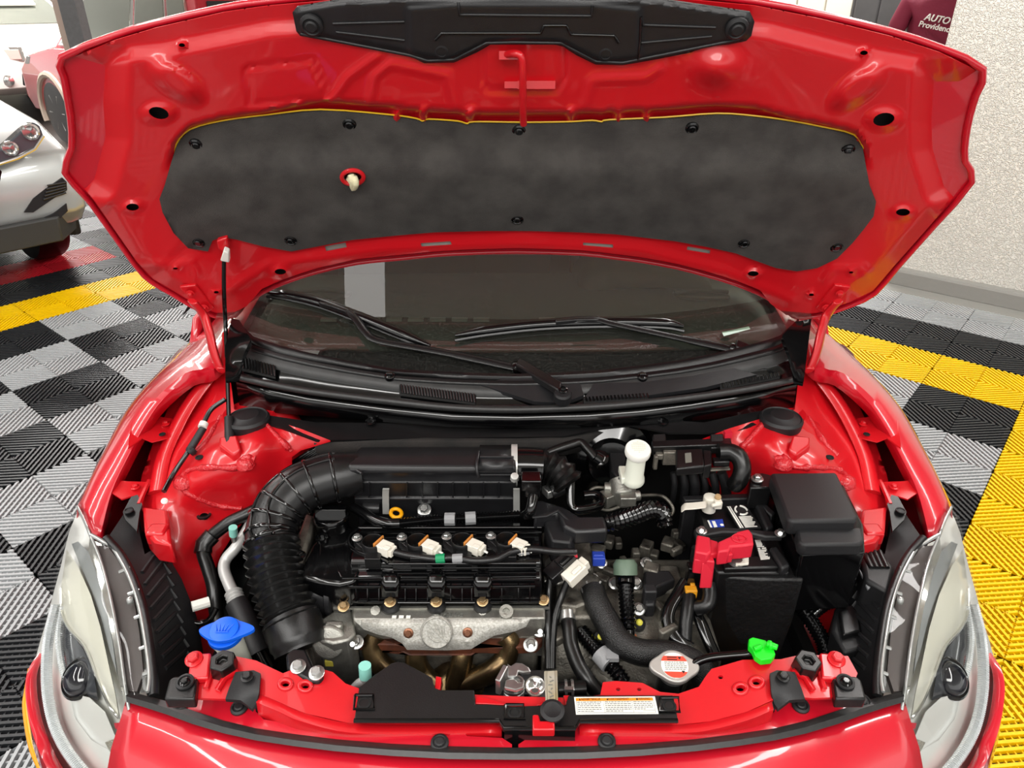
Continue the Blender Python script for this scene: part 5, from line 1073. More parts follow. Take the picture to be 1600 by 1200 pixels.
q, r = corr(cr(W([(977, 915, .715), (979, 940, .705), (981, 962, .695), (982, 985, .680)]), 6), .0125, .0016, .007)
sc = add('shift_cable', MB().tube(q, r, 12).tube(W([(977, 880, .73), (977, 915, .715)]), .017, 14).tube(W([(982, 980, .682), (982, 998, .672)]), .011, 10), BLKG, GB, sm=50, label='black ribbed shift cable end')
add('cable_cap', MB().lathe(P(977, 887, .735), (0, .5, .6), [(.021, -.012), (.021, .006), (.016, .014), (.004, .015)], 20), mk('grey_green_cap', '#5c6f5e', .5), sc)
add('selector', MB().prism([P(x, y, .705) for x, y in ((1006, 892), (1046, 890), (1056, 905), (1024, 918), (1024, 945), (1008, 945))], (0, 0, -.03)), BLKM, GB, bev=.004); add('selector_post', MB().box(P(1014, 935, .70), (.022, .02, .05)), BLKM, GB, bev=.003)
th = MB().prism([P(x, y, .715) for x, y in ((868, 898), (912, 888), (936, 900), (938, 935), (900, 948), (872, 945))], (0, 0, -.07)); th.lathe(P(888, 955, .70), (0, -.4, .8), [(.014, -.02), (.014, .012), (.010, .012)], 16); add('thermostat_housing', th, ALUD, GB, bev=.006)
# hoses
def hose(name, label, pts, r, mat=RUB, cat='hose', n=14, k=7, amp=0, per=.006):
    q = cr(W(pts), k); t = thing(name, label, cat, q[len(q)//2])
    if amp: q, rr = corr(q, r, amp, per)
    else: rr = r
    add('tube' if not amp else 'conduit', MB().tube(q, rr, n), mat, t, sm=60); return t
uh = hose('radiator_hose', 'thick black upper radiator hose curving past the gearbox to the radiator cap', [(926, 922, .715), (932, 942, .712), (950, 975, .700), (968, 1003, .690), (1000, 1019, .685), (1040, 1022, .685), (1072, 1030, .685), (1096, 1048, .675), (1104, 1075, .655)], .0215, mk('ribbed_black_hose', '#131313', .36, bump=.5, bs=500))
add('hose_clamp', MB().tube([P(x, y, .722) for x, y in ell(926, 921, 17, 9, 20)+ell(926, 921, 17, 9, 20)[:1]], .002, 6).tube(W([(919, 916, .728), (916, 908, .735)]), .0018, 6).tube(W([(934, 916, .728), (939, 908, .735)]), .0018, 6), STEEL, uh)
hh = hose('heater_hose', 'narrow black coolant hose dropping beside the cable bundle', [(886, 960, .695), (890, 985, .690), (893, 1010, .68), (904, 1040, .67), (918, 1062, .66), (934, 1082, .645)], .0125, RUB)
add('hose_clamp', MB().tube(W([(886, 957, .700), (887, 970, .695)]), .0142, 14), STEEL, hh)
h3 = hose('gearbox_harness', 'corrugated black conduit with a wide grey clip above the red beam', [(906, 985, .675), (922, 1004, .672), (944, 1028, .668), (962, 1048, .662), (976, 1068, .65)], .0125, BLKG, 'wiring', 12, 6, .0015)
add('grey_clip', MB().tube(W([(937, 1020, .672), (953, 1038, .668)]), .0165, 14).box(P(956, 1024, .682), (.02, .02, .008)), GTAPE, h3, sm=50)
# washer filler
WR = thing('washer_filler', 'white washer filler neck with a bright blue snap cap', 'filler neck', P(351, 1010, .62))
zc = .752; ax = Vector((0, -.16, 1)).normalized(); cc = P(351, 986, zc)
add('neck', MB().lathe(cc-ax*.19, ax, [(.022, 0), (.0215, .166), (.024, .168), (.024, .176), (.018, .177)], 24), MILK, WR, sm=35)
cp = add('snap_cap', MB().lathe(cc+ax*-.012, ax, [(.0262, 0), (.0272, .002), (.0265, .008), (.0265, .0085)], 28).loft([[cc+Vector((x, y, -.002))*1 for x, y in pts_] and [cc+Vector((x*.001, y*.001, h_)) for x, y in pts_] for h_ in (-.003, .003) for pts_ in [[(30*math.cos(t)+(16*max(0, math.cos(t-.15))**6 if math.cos(t) > 0 else -9*max(0, -math.cos(t))**8), 22*math.sin(t)) for t in [2*math.pi*k/36 for k in range(36)]]]]).lathe(cc, ax, [(.022, .002), (.022, .006), (.019, .0075), (.002, .008)], 28), BLUE, WR, sm=40, bev=.0008, label='bright blue cap with side tabs')
m = MB()
for k in range(-2, 3): m.tube([cc+ax*.0085+Vector((k*.004, -.006, 0)), cc+ax*.0085+Vector((k*.007, .008, 0))], .0008, 5)
m.tube([cc+ax*.0085+Vector((-.010, -.008, 0)), cc+ax*.0085+Vector((.010, -.008, 0))], .0008, 5); add('washer_symbol', m, BLUE, cp)
# A/C pipe
AC = thing('air_conditioning_pipe', 'silver bent air conditioning pipe running into a fat black hose', 'pipe', P(360, 880, .66))
add('pipe', MB().tube(cr(W([(412, 786, .745), (398, 806, .735), (384, 832, .72), (368, 856, .705), (353, 874, .69), (350, 890, .68), (356, 908, .668), (364, 926, .655)]), 6), .0105, 14), PIPE, AC, sm=60)
q, r = corr(W([(364, 924, .660), (371, 944, .650)]), .0148, .0016, .008); add('crimp_fitting', MB().tube(q, r, 16), PIPE, AC, sm=40)
add('rubber_sleeve', MB().tube(cr(W([(370, 942, .650), (384, 972, .635), (398, 1006, .615), (404, 1020, .605)]), 5), .0205, 16), BLKM, AC, sm=60); add('lower_pipe', MB().tube(W([(404, 1016, .608), (420, 1046, .585)]), .011, 12), BLKG, AC, sm=60)
vp = add('service_port', MB().tube(W([(368, 848, .712), (365, 834, .735)]), .0062, 12), STEEL, AC); add('port_cap', MB().tube(W([(365, 836, .733), (364, 824, .753)]), .0078, 14), TEAL, vp, sm=40, label='mint green service cap')
A2 = thing('service_valve', 'short silver valve with mint green cap behind the black radiator cover', 'valve', P(570, 1060, .66)); add('stem', MB().tube(W([(552, 1078, .68), (562, 1068, .695), (572, 1062, .70)]), .008, 10).tube(W([(571, 1064, .695), (571, 1056, .712)]), .0085, 12), PIPE, A2, sm=50)
add('cap', MB().tube(W([(571, 1057, .712), (570, 1040, .735)]), .0095, 14), TEAL, A2, sm=40)
# left wiring loom
LW = hose('wing_harness', 'black taped wiring loom along the red inner fender beside the silver pipe', [(402, 796, .752), (380, 806, .745), (356, 818, .735), (330, 838, .715), (318, 852, .705), (318, 866, .695), (326, 890, .675), (333, 915, .655), (336, 945, .63), (342, 985, .60)], .0125, RUB)
add('branch', MB().tube(cr(W([(338, 950, .635), (328, 968, .62), (314, 974, .615), (300, 972, .62)]), 5), .006, 8), BLKG, LW, sm=60)
add('taped_joint', MB().tube(W([(332, 836, .718), (319, 850, .707), (317, 864, .697)]), .0165, 12), RUB, LW, sm=60); add('white_tape', MB().tube(W([(300, 948, .665), (327, 940, .662)]), .0095, 10), WHITE, LW)
CB = hose('hood_release_cable', 'thin black cable with a white band crossing the red strut tower', [(256, 768, .80), (270, 742, .812), (290, 712, .838), (302, 694, .852), (312, 676, .868), (318, 662, .882), (330, 640, .90), (352, 624, .915)], .0048, BLKG, 'cable')
add('sleeve', MB().tube(W([(296, 704, .845), (318, 668, .878)]), .0075, 10), BLKM, CB, sm=60); add('white_band', MB().tube(W([(316, 668, .880), (319, 661, .884)]), .0085, 12), WHITE, CB); add('grommet', MB().lathe(P(299, 704, .846), (.5, .5, .4), [(.009, -.006), (.011, 0), (.009, .006)], 12), BLKM, CB)
# ---- air cleaner with ducts
AB = thing('air_cleaner', 'long dark grey air cleaner box across the back of the engine', 'air filter', (-.17, 1.10, .80))
yb = lambda py, z: P(800, py, z).y
x0, x1 = P(548, 735, .87).x, P(806, 735, .87).x
pf = [(yb(698, .85), .80), (yb(698, .862), .862), (yb(706, .884), .884), (yb(716, .892), .892), (yb(728, .890), .890), (yb(738, .880), .880), (yb(744, .866), .866), (yb(752, .855), .855), (yb(752, .80), .80)]
LID = add('lid', prof_loft(x0, x1, pf), GREYP, AB, sm=40, bev=.004)
add('lid_neck', MB().loft([[Vector((x, y*1.0, z+.004)) for y, z in pf[1:7]] for x in (P(747, 735, .87).x, x1-.004)], False), GREYP, LID, sm=40).modifiers.new('t', 'SOLIDIFY').thickness = .006
m = MB()
for y, z in ((714, .893), (742, .870)): m.tube([P(750, y, z+.004), P(800, y, z+.004)], .002, 6)
m.tube([P(748, 706, .892), P(745, 722, .898), P(745, 736, .888), P(748, 746, .872)], .0025, 6); m.tube([P(566, 740, .882), P(548, 728, .882)], .003, 6); addn('lid_rib', m, GREYP, LID, sm=60)
pf2 = [(yb(752, .855)+.01, .86), (yb(752, .855)-.004, .855), (yb(775, .812)-.001, .812), (yb(776, .806)-.012, .810), (yb(789, .79), .788), (yb(789, .79), .70), (1.16, .70)]
LOW = add('lower_case', prof_loft(x0, x1, pf2), GREYP, AB, sm=30, bev=.003)
for x in (577, 636, 660, 684, 708, 732, 756, 780): add('rib', MB().prism([P(x-.9, 753, .856), P(x+.9, 753, .856), P(x+.9, 775, .814), P(x-.9, 775, .814)], (0, -.006, 0)), GREYP, LOW, sm=0)
for x in (604, 807):
    add('clip', MB().loft([[P(x-5, y, z)+Vector((0, -.008, o)), P(x+5, y, z)+Vector((0, -.008, o)), P(x+5, y, z)+Vector((0, -.004, o)), P(x-5, y, z)+Vector((0, -.004, o))] for y, z, o in ((762, .842, .002), (768, .830, .006), (776, .815, .008), (786, .795, .006), (799, .775, 0))]), CLIPM, AB, sm=50, label='bright spring clip')
bk = add('bolt_tab', MB().prism([P(x, y, .785) for x, y in ((652, 788), (674, 788), (674, 804), (663, 808), (652, 804))], (0, 0, -.006)), BLKM, AB, bev=.002); bolt(bk, P(663, 797, .787), .0085, FR, STEEL)
add('side_bump', MB().lathe(P(580, 794, .785), (1, 0, 0), [(.012, -.014), (.013, 0), (.010, .016)], 14), GREYP, AB)
inl = cr(W([(562, 738, .855), (540, 742, .855), (505, 750, .852), (470, 764, .845), (444, 786, .832), (429, 812, .815), (424, 838, .80), (425, 850, .793)]), 6)
DU = add('inlet_elbow', MB().tube(inl, [.037+.006*min(1, i/8) for i in range(len(inl))], 20), BLK, AB, sm=60, label='black grid ribbed intake elbow')
m = MB()
for k in (9, 15, 20, 25, 30, 35, 39):
    if k < len(inl)-1:
        c = inl[k]; t_ = (inl[k+1]-inl[k-1]).normalized(); a = t_.orthogonal().normalized(); b_ = t_.cross(a); m.tube([c+(a*math.cos(s_)+b_*math.sin(s_))*.0435 for s_ in np.linspace(0, 2*math.pi, 22)], .0034, 6)
for oy, oz in ((-.026, .034), (.006, .0425), (-.0425, .004)):
    q = []
    for i in range(8, len(inl)):
        t_ = (inl[min(i+1, len(inl)-1)]-inl[i-1]).normalized(); sd_ = t_.cross(UP).normalized(); n_ = sd_.cross(t_); q.append(inl[i]+sd_*oy*-1+n_*oz)
    m.tube(q, .0032, 6)
addn('grid_rib', m, BLKG, DU, sm=60)
bl = cr(W([(425, 846, .795), (428, 880, .775), (438, 920, .75), (450, 955, .728), (457, 975, .715)]), 6); q, r = corr(bl, .0435, .0042, .0128)
BE = add('bellows', MB().tube(q, r, 24), mk('satin_black_rubber', '#151515', .24, coat=.3), AB, sm=60, label='black ribbed intake bellows')
sn = cr(W([(455, 968, .718), (463, 992, .705), (470, 1015, .69)]), 4); add('snout', MB().tube(sn, [.047]*4+[.0455]*3+[.042]*(len(sn)-7), 24), BLK, AB, sm=50)
sp = add('snout_bracket', MB().prism([P(x, y, .742) for x, y in ((446, 1022), (458, 1012), (478, 1014), (490, 1040), (503, 1044), (506, 1056), (498, 1064), (484, 1064), (464, 1054), (448, 1046))], (0, 0, -.035)), BLK, AB, bev=.004)
for x, y in ((466, 1042), (495, 1052)): bolt(sp, P(x, y, .744), .0078, (0, -.2, 1), STEEL)
OU = add('outlet_neck', MB().tube(cr(W([(800, 727, .862), (822, 727, .862), (846, 728, .860)]), 4), .0335, 20), BLKG, AB, sm=60)
q, r = corr(cr(W([(842, 728, .860), (858, 731, .858), (876, 742, .85), (888, 758, .835)]), 6), .030, .0034, .0115); add('outlet_bellows', MB().tube(q, r, 22), RUB, AB, sm=60, label='black ribbed outlet bellows')
hc = MB().lathe(P(804, 727, .862)-Vector((.006, 0, 0)), (1, 0, 0), [(.034, 0), (.0385, .0002), (.0385, .011), (.034, .0112)], 30); hc.lathe(P(804, 748, .868), FR, [(.008, 0), (.007, .010), (.003, .011)], 10); add('hose_clamp', hc, CLIPM, AB, sm=50, label='silver hose clamp')
add('sensor', MB().box(P(830, 752, .875), (.034, .03, .022)).box(P(832, 765, .86), (.026, .02, .02)), BLKG, AB, bev=.002); add('sensor_lead', MB().tube(cr(W([(834, 768, .855), (832, 785, .845), (828, 800, .83), (820, 806, .81)]), 5), .009, 10), BLKG, AB, sm=60)
# ---- harness above the valve cover
q = cr(W([(552, 792, .80), (566, 800, .80), (584, 812, .80), (606, 818, .80), (625, 818, .80)]), 5)
MH = thing('main_harness', 'black corrugated wiring harness with grey tape bands behind the coils', 'wiring', P(720, 815, .80))
add('smooth_section', MB().tube(q, .0095, 12), BLKG, MH, sm=60); q, r = corr(cr(W([(622, 818, .80), (660, 814, .80), (694, 811, .80), (740, 809, .80), (780, 807, .80), (816, 805, .80)]), 6), .0085, .0014, .0052); add('conduit', MB().tube(q, r, 12), BLKG, MH, sm=50)
for a, b_ in (((695, 811), (711, 811)), ((727, 810), (743, 809))): add('grey_tape', MB().tube(W([a+(.80,), b_+(.80,)]), .0118, 10), GTAPE, MH, sm=30)
CHN = thing('harness_channel', 'black plastic wiring channel bridging towards the gearbox', 'wiring channel', P(880, 815, .80))
add('channel', MB().prism([P(x, y, .815) for x, y in ((834, 782), (846, 780), (882, 792), (905, 806), (945, 806), (950, 828), (900, 830), (880, 822), (872, 800), (834, 808))], (0, 0, -.03)), GREYP, CHN, bev=.005); add('bright_lip', MB().tube(W([(832, 808, .812), (854, 806, .815), (872, 798, .818), (890, 815, .812), (906, 822, .81), (946, 827, .81)]), .003, 8), GREYP, CHN)
add('channel_skirt', MB().prism([P(x, y, .80) for x, y in ((850, 815), (874, 802), (900, 828), (892, 848), (862, 845))], (0, 0, -.05)), BLKM, CHN, bev=.004)
bolt(CHN, P(872, 854, .775), .0078, FR, STEEL)
q, r = corr(cr(W([(944, 818, .80), (965, 814, .80), (990, 806, .80), (1012, 797, .80), (1026, 796, .795), (1036, 804, .78), (1038, 822, .76)]), 6), .0150, .0016, .0085)
add('conduit', MB().tube(q, r, 14), BLKG, CHN, sm=50, label='fat corrugated conduit')
# loose connectors
K1 = thing('black_connector', 'black two part plug connector lying beside the white plug', 'connector', P(872, 885, .75))
d = (P(890, 872, .76)-P(862, 898, .745)).normalized(); R = Matrix((d, UP.cross(d).normalized(), d.cross(UP.cross(d).normalized()))).transposed()
add('body', MB().box(P(868, 893, .752), (.034, .028, .02), R).box(P(884, 878, .765), (.03, .024, .02), R).box(P(882, 876, .776), (.02, .008, .006), R), BLK, K1, bev=.0016); add('red_seal', MB().box(P(859, 900, .748), (.004, .02, .014), R), RUST, K1); add('red_tip', MB().tube(W([(890, 870, .77), (902, 868, .772)]), .004, 8), REDC, K1)
add('cable', MB().tube(cr(W([(860, 900, .745), (857, 930, .72), (856, 970, .70), (856, 1000, .68), (857, 1045, .655)]), 5), .0062, 8), RUB, K1, sm=60)
K2 = thing('white_connector', 'white plug connector with dark cable above the thermostat housing', 'connector', P(900, 892, .75))
add('body', MB().box(P(898, 896, .756), (.040, .024, .02), R).box(P(909, 884, .760), (.022, .018, .018), R).box(P(901, 891, .768), (.02, .008, .005), R), CREAM, K2, bev=.0016); add('cable', MB().tube(cr(W([(888, 906, .748), (878, 930, .725), (868, 960, .705), (864, 1000, .68), (863, 1045, .655)]), 5), .0062, 8), RUB, K2, sm=60)
K3 = thing('blue_connector', 'small blue plug connector near the gearbox', 'connector', P(935, 872, .74)); add('body', MB().box(P(935, 873, .745), (.022, .02, .018)).box(P(935, 868, .753), (.018, .006, .006)), BLUED, K3, bev=.0015)
PB = thing('connector_bracket', 'small pressed steel bracket holding the loose plug connectors', 'bracket', P(862, 890, .72)); add('plate', MB().prism([P(x, y, .735) for x, y in ((850, 876), (858, 870), (885, 866), (890, 905), (872, 912), (862, 906), (850, 908))], (0, 0, -.006)), ALU, PB, bev=.002)
# ---- battery
BAT = thing('battery', 'black car battery with a red terminal cover and white printed labels', 'battery', (.43, 1.05, .50))
bt_ = [(1085, 782), (1120, 774), (1172, 774), (1192, 784), (1234, 880), (1234, 894), (1120, 894), (1112, 880)]
add('case', pz(bt_, .758, .24), BLK, BAT, bev=.005)
slv = [(1106, 890), (1122, 900), (1180, 905), (1256, 906), (1252, 888), (1236, 850), (1080, 850)]
SV = add('sleeve', MB().loft([[P(x, y, .748) for x, y in slv], [P(x, y, .748)+Vector((0, .002, -.10)) for x, y in slv], [P(x, y, .748)*1+Vector(((1172-x)*.00008, .012, -.24)) for x, y in slv]]), mk('brushed_black_sleeve', '#131314', .5, var=.3, vs_=14, bump=.5, bs=120), BAT, bev=.004, label='black heat sleeve around the battery')
add('top_ledge', MB().prism([P(x, y, .768) for x, y in ((1128, 868), (1205, 868), (1218, 886), (1132, 888))], (0, 0, -.012)), BLK, BAT, bev=.003)
add('side_wall', MB().prism([P(x, y, .775) for x, y in ((1176, 778), (1190, 782), (1210, 822), (1198, 826))], (0, 0, -.02)), BLKM, BAT, bev=.004); add('side_wall', MB().prism([P(x, y, .775) for x, y in ((1202, 855), (1214, 852), (1235, 882), (1222, 888))], (0, 0, -.02)), BLKM, BAT, bev=.004)
def lab(nm, qd, z, rows_, lbl, extra=None):
    bz = add(nm, MB().prism([P(x, y, z) for x, y in qd], (0, 0, -.004)), BLKM, BAT, sm=0, bev=.001, label=lbl)
    a, b_, c_, d_ = [P(x, y, z+.0008) for x, y in qd]
    def bl_(s_, t_): return (a.lerp(b_, s_)).lerp(d_.lerp(c_, s_), t_)
    m = MB()
    for (s0, t0, s1, t1) in rows_: m.prism([bl_(s0, t0), bl_(s1, t0), bl_(s1, t1), bl_(s0, t1)], (0, 0, -.0005))
    add('white_print', m, PAPER, bz, sm=0)
    return bz, bl_
rows_ = [(.06, .04, .14, .97), (.17, .04, .22, .97)]+[(.30, .50+.06*k, .30+.6*rr_.uniform(.7, 1), .54+.06*k) for k in range(8)]
l1, bl_ = lab('recycling_label', ((1133, 790), (1166, 788), (1190, 824), (1155, 826)), .768, rows_, 'white printed label with recycling arrows')
m = MB(); cC = bl_(.58, .26)
for k in range(3):
    a0 = k*2.094; m.tube([cC+Vector((math.cos(a)*.011, math.sin(a)*.013, .001)) for a in np.linspace(a0, a0+1.5, 6)], .0018, 6)
add('recycling_arrows', m, PAPER, l1, sm=40)
rows_ = [(.08, .05+.055*k, .08+.84*rr_.uniform(.6, 1), .085+.055*k) for k in range(16) if k not in (6, 7)]+[(.1, .4, .35, .47), (.5, .4, .9, .45)]
lab('caution_label', ((1178, 842), (1192, 842), (1208, 876), (1188, 878)), .768, rows_, 'white fine print caution label')
bb = add('blue_label', MB().prism([P(x, y, .760) for x, y in ((1105, 813), (1129, 811), (1132, 823), (1110, 824))], (0, 0, -.001)), BLUED, BAT, sm=0); add('white_print', MB().prism([P(x, y, .7606) for x, y in ((1105, 813), (1108, 813), (1113, 824), (1110, 824))], (0, 0, -.0004)).prism([P(x, y, .7606) for x, y in ((1112, 814), (1117, 814), (1121, 823), (1116, 824))], (0, 0, -.0004)).lathe(P(1128, 820, .7606), UP, [(.0035, 0), (.003, .0005)], 12), PAPER, bb, sm=0)
hb_ = add('hold_down', MB().prism([P(x, y, .790) for x, y in ((1084, 826), (1130, 823), (1215, 830), (1224, 838), (1196, 838), (1170, 832), (1130, 831), (1088, 838))], (0, 0, -.012)), BLKM, BAT, bev=.003, label='black hold down bar')
for x, y in ((1096, 830), (1219, 834)): bolt(hb_, P(x, y, .793), .0065, UP, STEEL); add('threaded_rod', MB().tube([P(x, y, .793), P(x, y, .815)], .0036, 8), STEEL, hb_)
RC = add('terminal_cover', MB().prism([P(x, y, .818) for x, y in ((1122, 846), (1140, 838), (1152, 830), (1170, 826), (1176, 834), (1178, 850), (1165, 852), (1142, 854), (1140, 860), (1122, 862))], (0, 0, -.03)), REDC, BAT, bev=.003, label='red plastic positive terminal cover')
add('front_flap', MB().prism([P(x, y, .806) for x, y in ((1120, 858), (1140, 857), (1146, 866), (1124, 870))], (0, 0, -.018)), REDC, RC, bev=.002); add('side_box', MB().prism([P(x, y, .815) for x, y in ((1089, 835), (1110, 839), (1112, 862), (1106, 866), (1086, 862))], (0, 0, -.028)), REDC, RC, bev=.003)
add('hinge_web', MB().prism([P(x, y, .806) for x, y in ((1109, 842), (1122, 846), (1122, 864), (1110, 866))], (0, 0, -.012)), REDC, RC, bev=.002); add('cable_tail', MB().prism([P(x, y, .795) for x, y in ((1098, 874), (1117, 876), (1116, 880), (1097, 880))], (0, -.006, -.05)).prism([P(x, y, .800) for x, y in ((1085, 864), (1113, 864), (1117, 878), (1085, 874))], (0, 0, -.03)), REDC, RC, bev=.002)
m = MB().tube([P(1155, 841, .8195)+Vector((math.cos(a)*.012, math.sin(a)*.010, 0)) for a in np.linspace(0, 2*math.pi, 22)], .0008, 5); m.tube([P(1155, 841, .8195)+Vector((-.006, 0, 0)), P(1155, 841, .8195)+Vector((.006, 0, 0))], .0008, 5).tube([P(1155, 841, .8195)+Vector((0, -.006, 0)), P(1155, 841, .8195)+Vector((0, .006, 0))], .0008, 5); add('plus_mark', m, REDC, RC)
add('fuse_tag', MB().prism([P(x, y, .775) for x, y in ((1147, 872), (1170, 870), (1170, 880), (1150, 882))], (0, 0, -.005)), CREAM, BAT, bev=.001); add('terminal_post', MB().lathe(P(1150, 878, .768), UP, [(.014, 0), (.013, .006), (.007, .008)], 16), STEEL, BAT)
NT = thing('negative_cable', 'cream plastic sleeved negative cable clamped on the battery', 'cable', P(1090, 790, .79))
add('sleeve', MB().loft([[P(x, y-5, z), P(x, y-5, z+.012), P(x, y+6, z+.012), P(x, y+6, z)] for x, y, z in ((1064, 796, .778), (1070, 791, .785), (1085, 790, .787), (1104, 788, .787))]), CREAM, NT, bev=.003); add('clamp', MB().lathe(P(1109, 784, .785), UP, [(.013, -.02), (.013, .012), (.008, .014)], 14).box(P(1120, 784, .792), (.014, .026, .016)).tube(W([(1112, 790, .795), (1126, 788, .795)]), .004, 8), CREAM, NT, bev=.002); add('clamp_bolt', MB().lathe(P(1121, 778, .80), FR, [(.006, 0), (.006, .006)], 8), GOLDST, NT)
PC = thing('positive_cable', 'black positive cable with an orange clip below the red cover', 'cable', P(1080, 920, .70))
add('holder', MB().box(P(1083, 900, .735), (.024, .018, .05)), BLKG, PC, bev=.002); add('orange_clip', MB().box(P(1079, 925, .715), (.020, .014, .018)).box(P(1082, 914, .724), (.008, .008, .008)), mk('amber_clip', '#d8941c', .5), PC, bev=.0015)
add('conduit', MB().tube(cr(W([(1077, 930, .71), (1074, 955, .70), (1071, 980, .685), (1070, 1005, .67)]), 5), .0115, 12), BLK, PC, sm=60); add('conduit', MB().tube(cr(W([(1072, 908, .72), (1058, 930, .71), (1046, 952, .70), (1044, 975, .69), (1058, 1000, .68), (1080, 1014, .67)]), 6), .011, 12, True, .6), BLKG, PC, sm=60)
add('conduit', MB().tube(cr(W([(1107, 912, .73), (1109, 930, .72), (1104, 946, .71), (1088, 950, .70)]), 6), .0125, 12), BLK, PC, sm=60); add('conduit', MB().tube(cr(W([(1082, 950, .69), (1096, 975, .68), (1106, 1000, .665), (1116, 1022, .65)]), 5), .011, 12, True, .6), BLKG, PC, sm=60)
TR = thing('battery_tray', 'black battery tray under and behind the battery', 'tray', (.43, 1.06, .40)); add('pan', MB().box((.43, 1.05, .485), (.24, .26, .02)).box((.43, 1.05, .43), (.10, .14, .10)), BLKM, TR, bev=.004); add('back_wall', MB().prism([P(x, y, .775) for x, y in ((1066, 774), (1178, 770), (1212, 800), (1206, 806), (1176, 778), (1070, 782))], (0, 0, -.26)), BLKM, TR, bev=.003)
# ---- fuse box
FB = thing('fuse_box', 'black fuse box with a large lid and a smaller lid beside the battery', 'fuse box', (.55, 1.05, .60))
add('case', MB().prism([P(x, y, .800) for x, y in ((1204, 748), (1314, 746), (1350, 820), (1352, 862), (1252, 866), (1228, 818))], (0, 0, -.13)), BLKG, FB, bev=.004)
add('large_lid', MB().prism([P(x, y, .845) for x, y in ((1204, 738), (1307, 737), (1342, 808), (1336, 813), (1236, 814), (1229, 808))], (0, 0, -.032)), BLKM, FB, bev=.006, seg=3); add('small_lid', MB().prism([P(x, y, .826) for x, y in ((1244, 824), (1346, 823), (1352, 845), (1344, 850), (1256, 851), (1248, 846))], (0, 0, -.026)), BLKM, FB, bev=.005, seg=3)
m = MB()
for x in (1241, 1251, 1318, 1328): m.box(P(x, 816, .825), (.004, .006, .014))
add('lid_latch', m, BLK, FB, bev=.001)
lg = add('mounting_ear', MB().prism([P(x, y, .815) for x, y in ((1172, 742), (1190, 738), (1206, 742), (1206, 762), (1172, 762))], (0, 0, -.05)), BLK, FB, bev=.003); bolt(lg, P(1183, 749, .818), .0078, UP, STEEL)
# ---- brake master cylinder, reservoir and booster
BM = thing('brake_master_cylinder', 'brake master cylinder with a milky reservoir and round white cap', 'brake reservoir', P(985, 765, .78))
add('reservoir', MB().lathe(P(990, 746, .845), (.02, -.12, 1), [(.018, -.012), (.0205, -.006), (.0195, .002), (.0172, .008), (.0166, .045), (.016, .05)], 26).box(P(976, 742, .842), (.018, .04, .014)), MILK, BM, sm=40, bev=.002); cpp = add('cap', MB().lathe(P(995, 712, .895), (.02, -.28, 1), [(.0222, .006), (.0228, .008), (.0228, .017), (.0215, .0195), (.002, .0195)], 30), WHITE, BM, sm=35, label='round white reservoir cap')
m = MB()
for k in range(-3, 4):
    for j in range(-4, 5):
        if k*k*16+j*j*10 < 150: m.box(P(995, 712, .895)+Vector((.001+j*.0036, k*.0040-.002, .0208+k*.0011)), (.0028, .0016, .0006))
add('moulded_print', m, MILK, cpp, sm=0)['kind'] = 'stuff'
add('cylinder', MB().tube(W([(972, 752, .80), (974, 768, .79), (978, 788, .765)]), [.026, .024, .017], 18).tube(W([(944, 762, .79), (962, 764, .79)]), .011, 12).tube(W([(982, 776, .785), (1000, 774, .785)]), .010, 12).box(P(980, 778, .788), (.03, .03, .02)).box(P(952, 778, .775), (.03, .026, .026), Matrix.Rotation(.5, 3, 'Z')), ALU, BM, sm=40, bev=.002)
addn('brake_line', MB().tube(cr(W([(1000, 774, .785), (1030, 774, .78), (1044, 782, .775), (1052, 796, .765), (1046, 806, .755), (1036, 800, .755)]), 6), .0032, 8).tube(cr(W([(944, 762, .785), (930, 762, .785), (921, 768, .78), (921, 778, .775)]), 6), .0032, 8).tube(cr(W([(968, 792, .765), (950, 797, .76), (936, 793, .76), (928, 782, .765)]), 6), .0032, 8), ALUD, BM, sm=60)
add('booster', MB().lathe(P(962, 716, .84)+Vector((0, .11, -.06)), (0, -1, .25), [(.095, 0), (.095, .02), (.085, .04), (.05, .055), (.045, .07)], 36), BLKG, BM, sm=40); add('grey_bracket', MB().prism([P(x, y, .82) for x, y in ((952, 700), (972, 696), (978, 716), (968, 748), (955, 735))], (0, 0, -.03)), BLKM, BM, bev=.003)
VH = hose('vacuum_hose', 'thin black vacuum hose bending down from the cowl beside the booster', [(848, 712, .845), (870, 702, .855), (895, 694, .86), (908, 692, .86), (918, 702, .855), (930, 716, .845)], .0085, RUB); add('elbow', MB().tube(W([(928, 713, .848), (937, 719, .840)]), .012, 10).lathe(P(936, 716, .838), FR, [(.018, -.008), (.018, .004), (.012, .008), (.006, .008)], 18), BLKG, VH, sm=40)
VH2 = hose('breather_hose', 'upright black hose with clamp beside the outlet bellows', [(890, 735, .85), (891, 752, .84), (891, 775, .82), (893, 792, .805), (902, 797, .80), (925, 794, .795), (938, 788, .79), (939, 778, .79), (928, 773, .79), (912, 774, .79)], .0085, BLKG)
add('clamp', MB().box(P(857, 768, .825), (.016, .022, .016), Matrix.Rotation(.5, 3, 'Z')), STEEL, VH2, bev=.002); add('stub', MB().tube(W([(860, 768, .825), (878, 760, .83)]), .016, 14), RUB, VH2, sm=50)
EC = thing('valve_block', 'dusty black solenoid block with a hose on the bulkhead', 'solenoid block', P(1080, 718, .84))
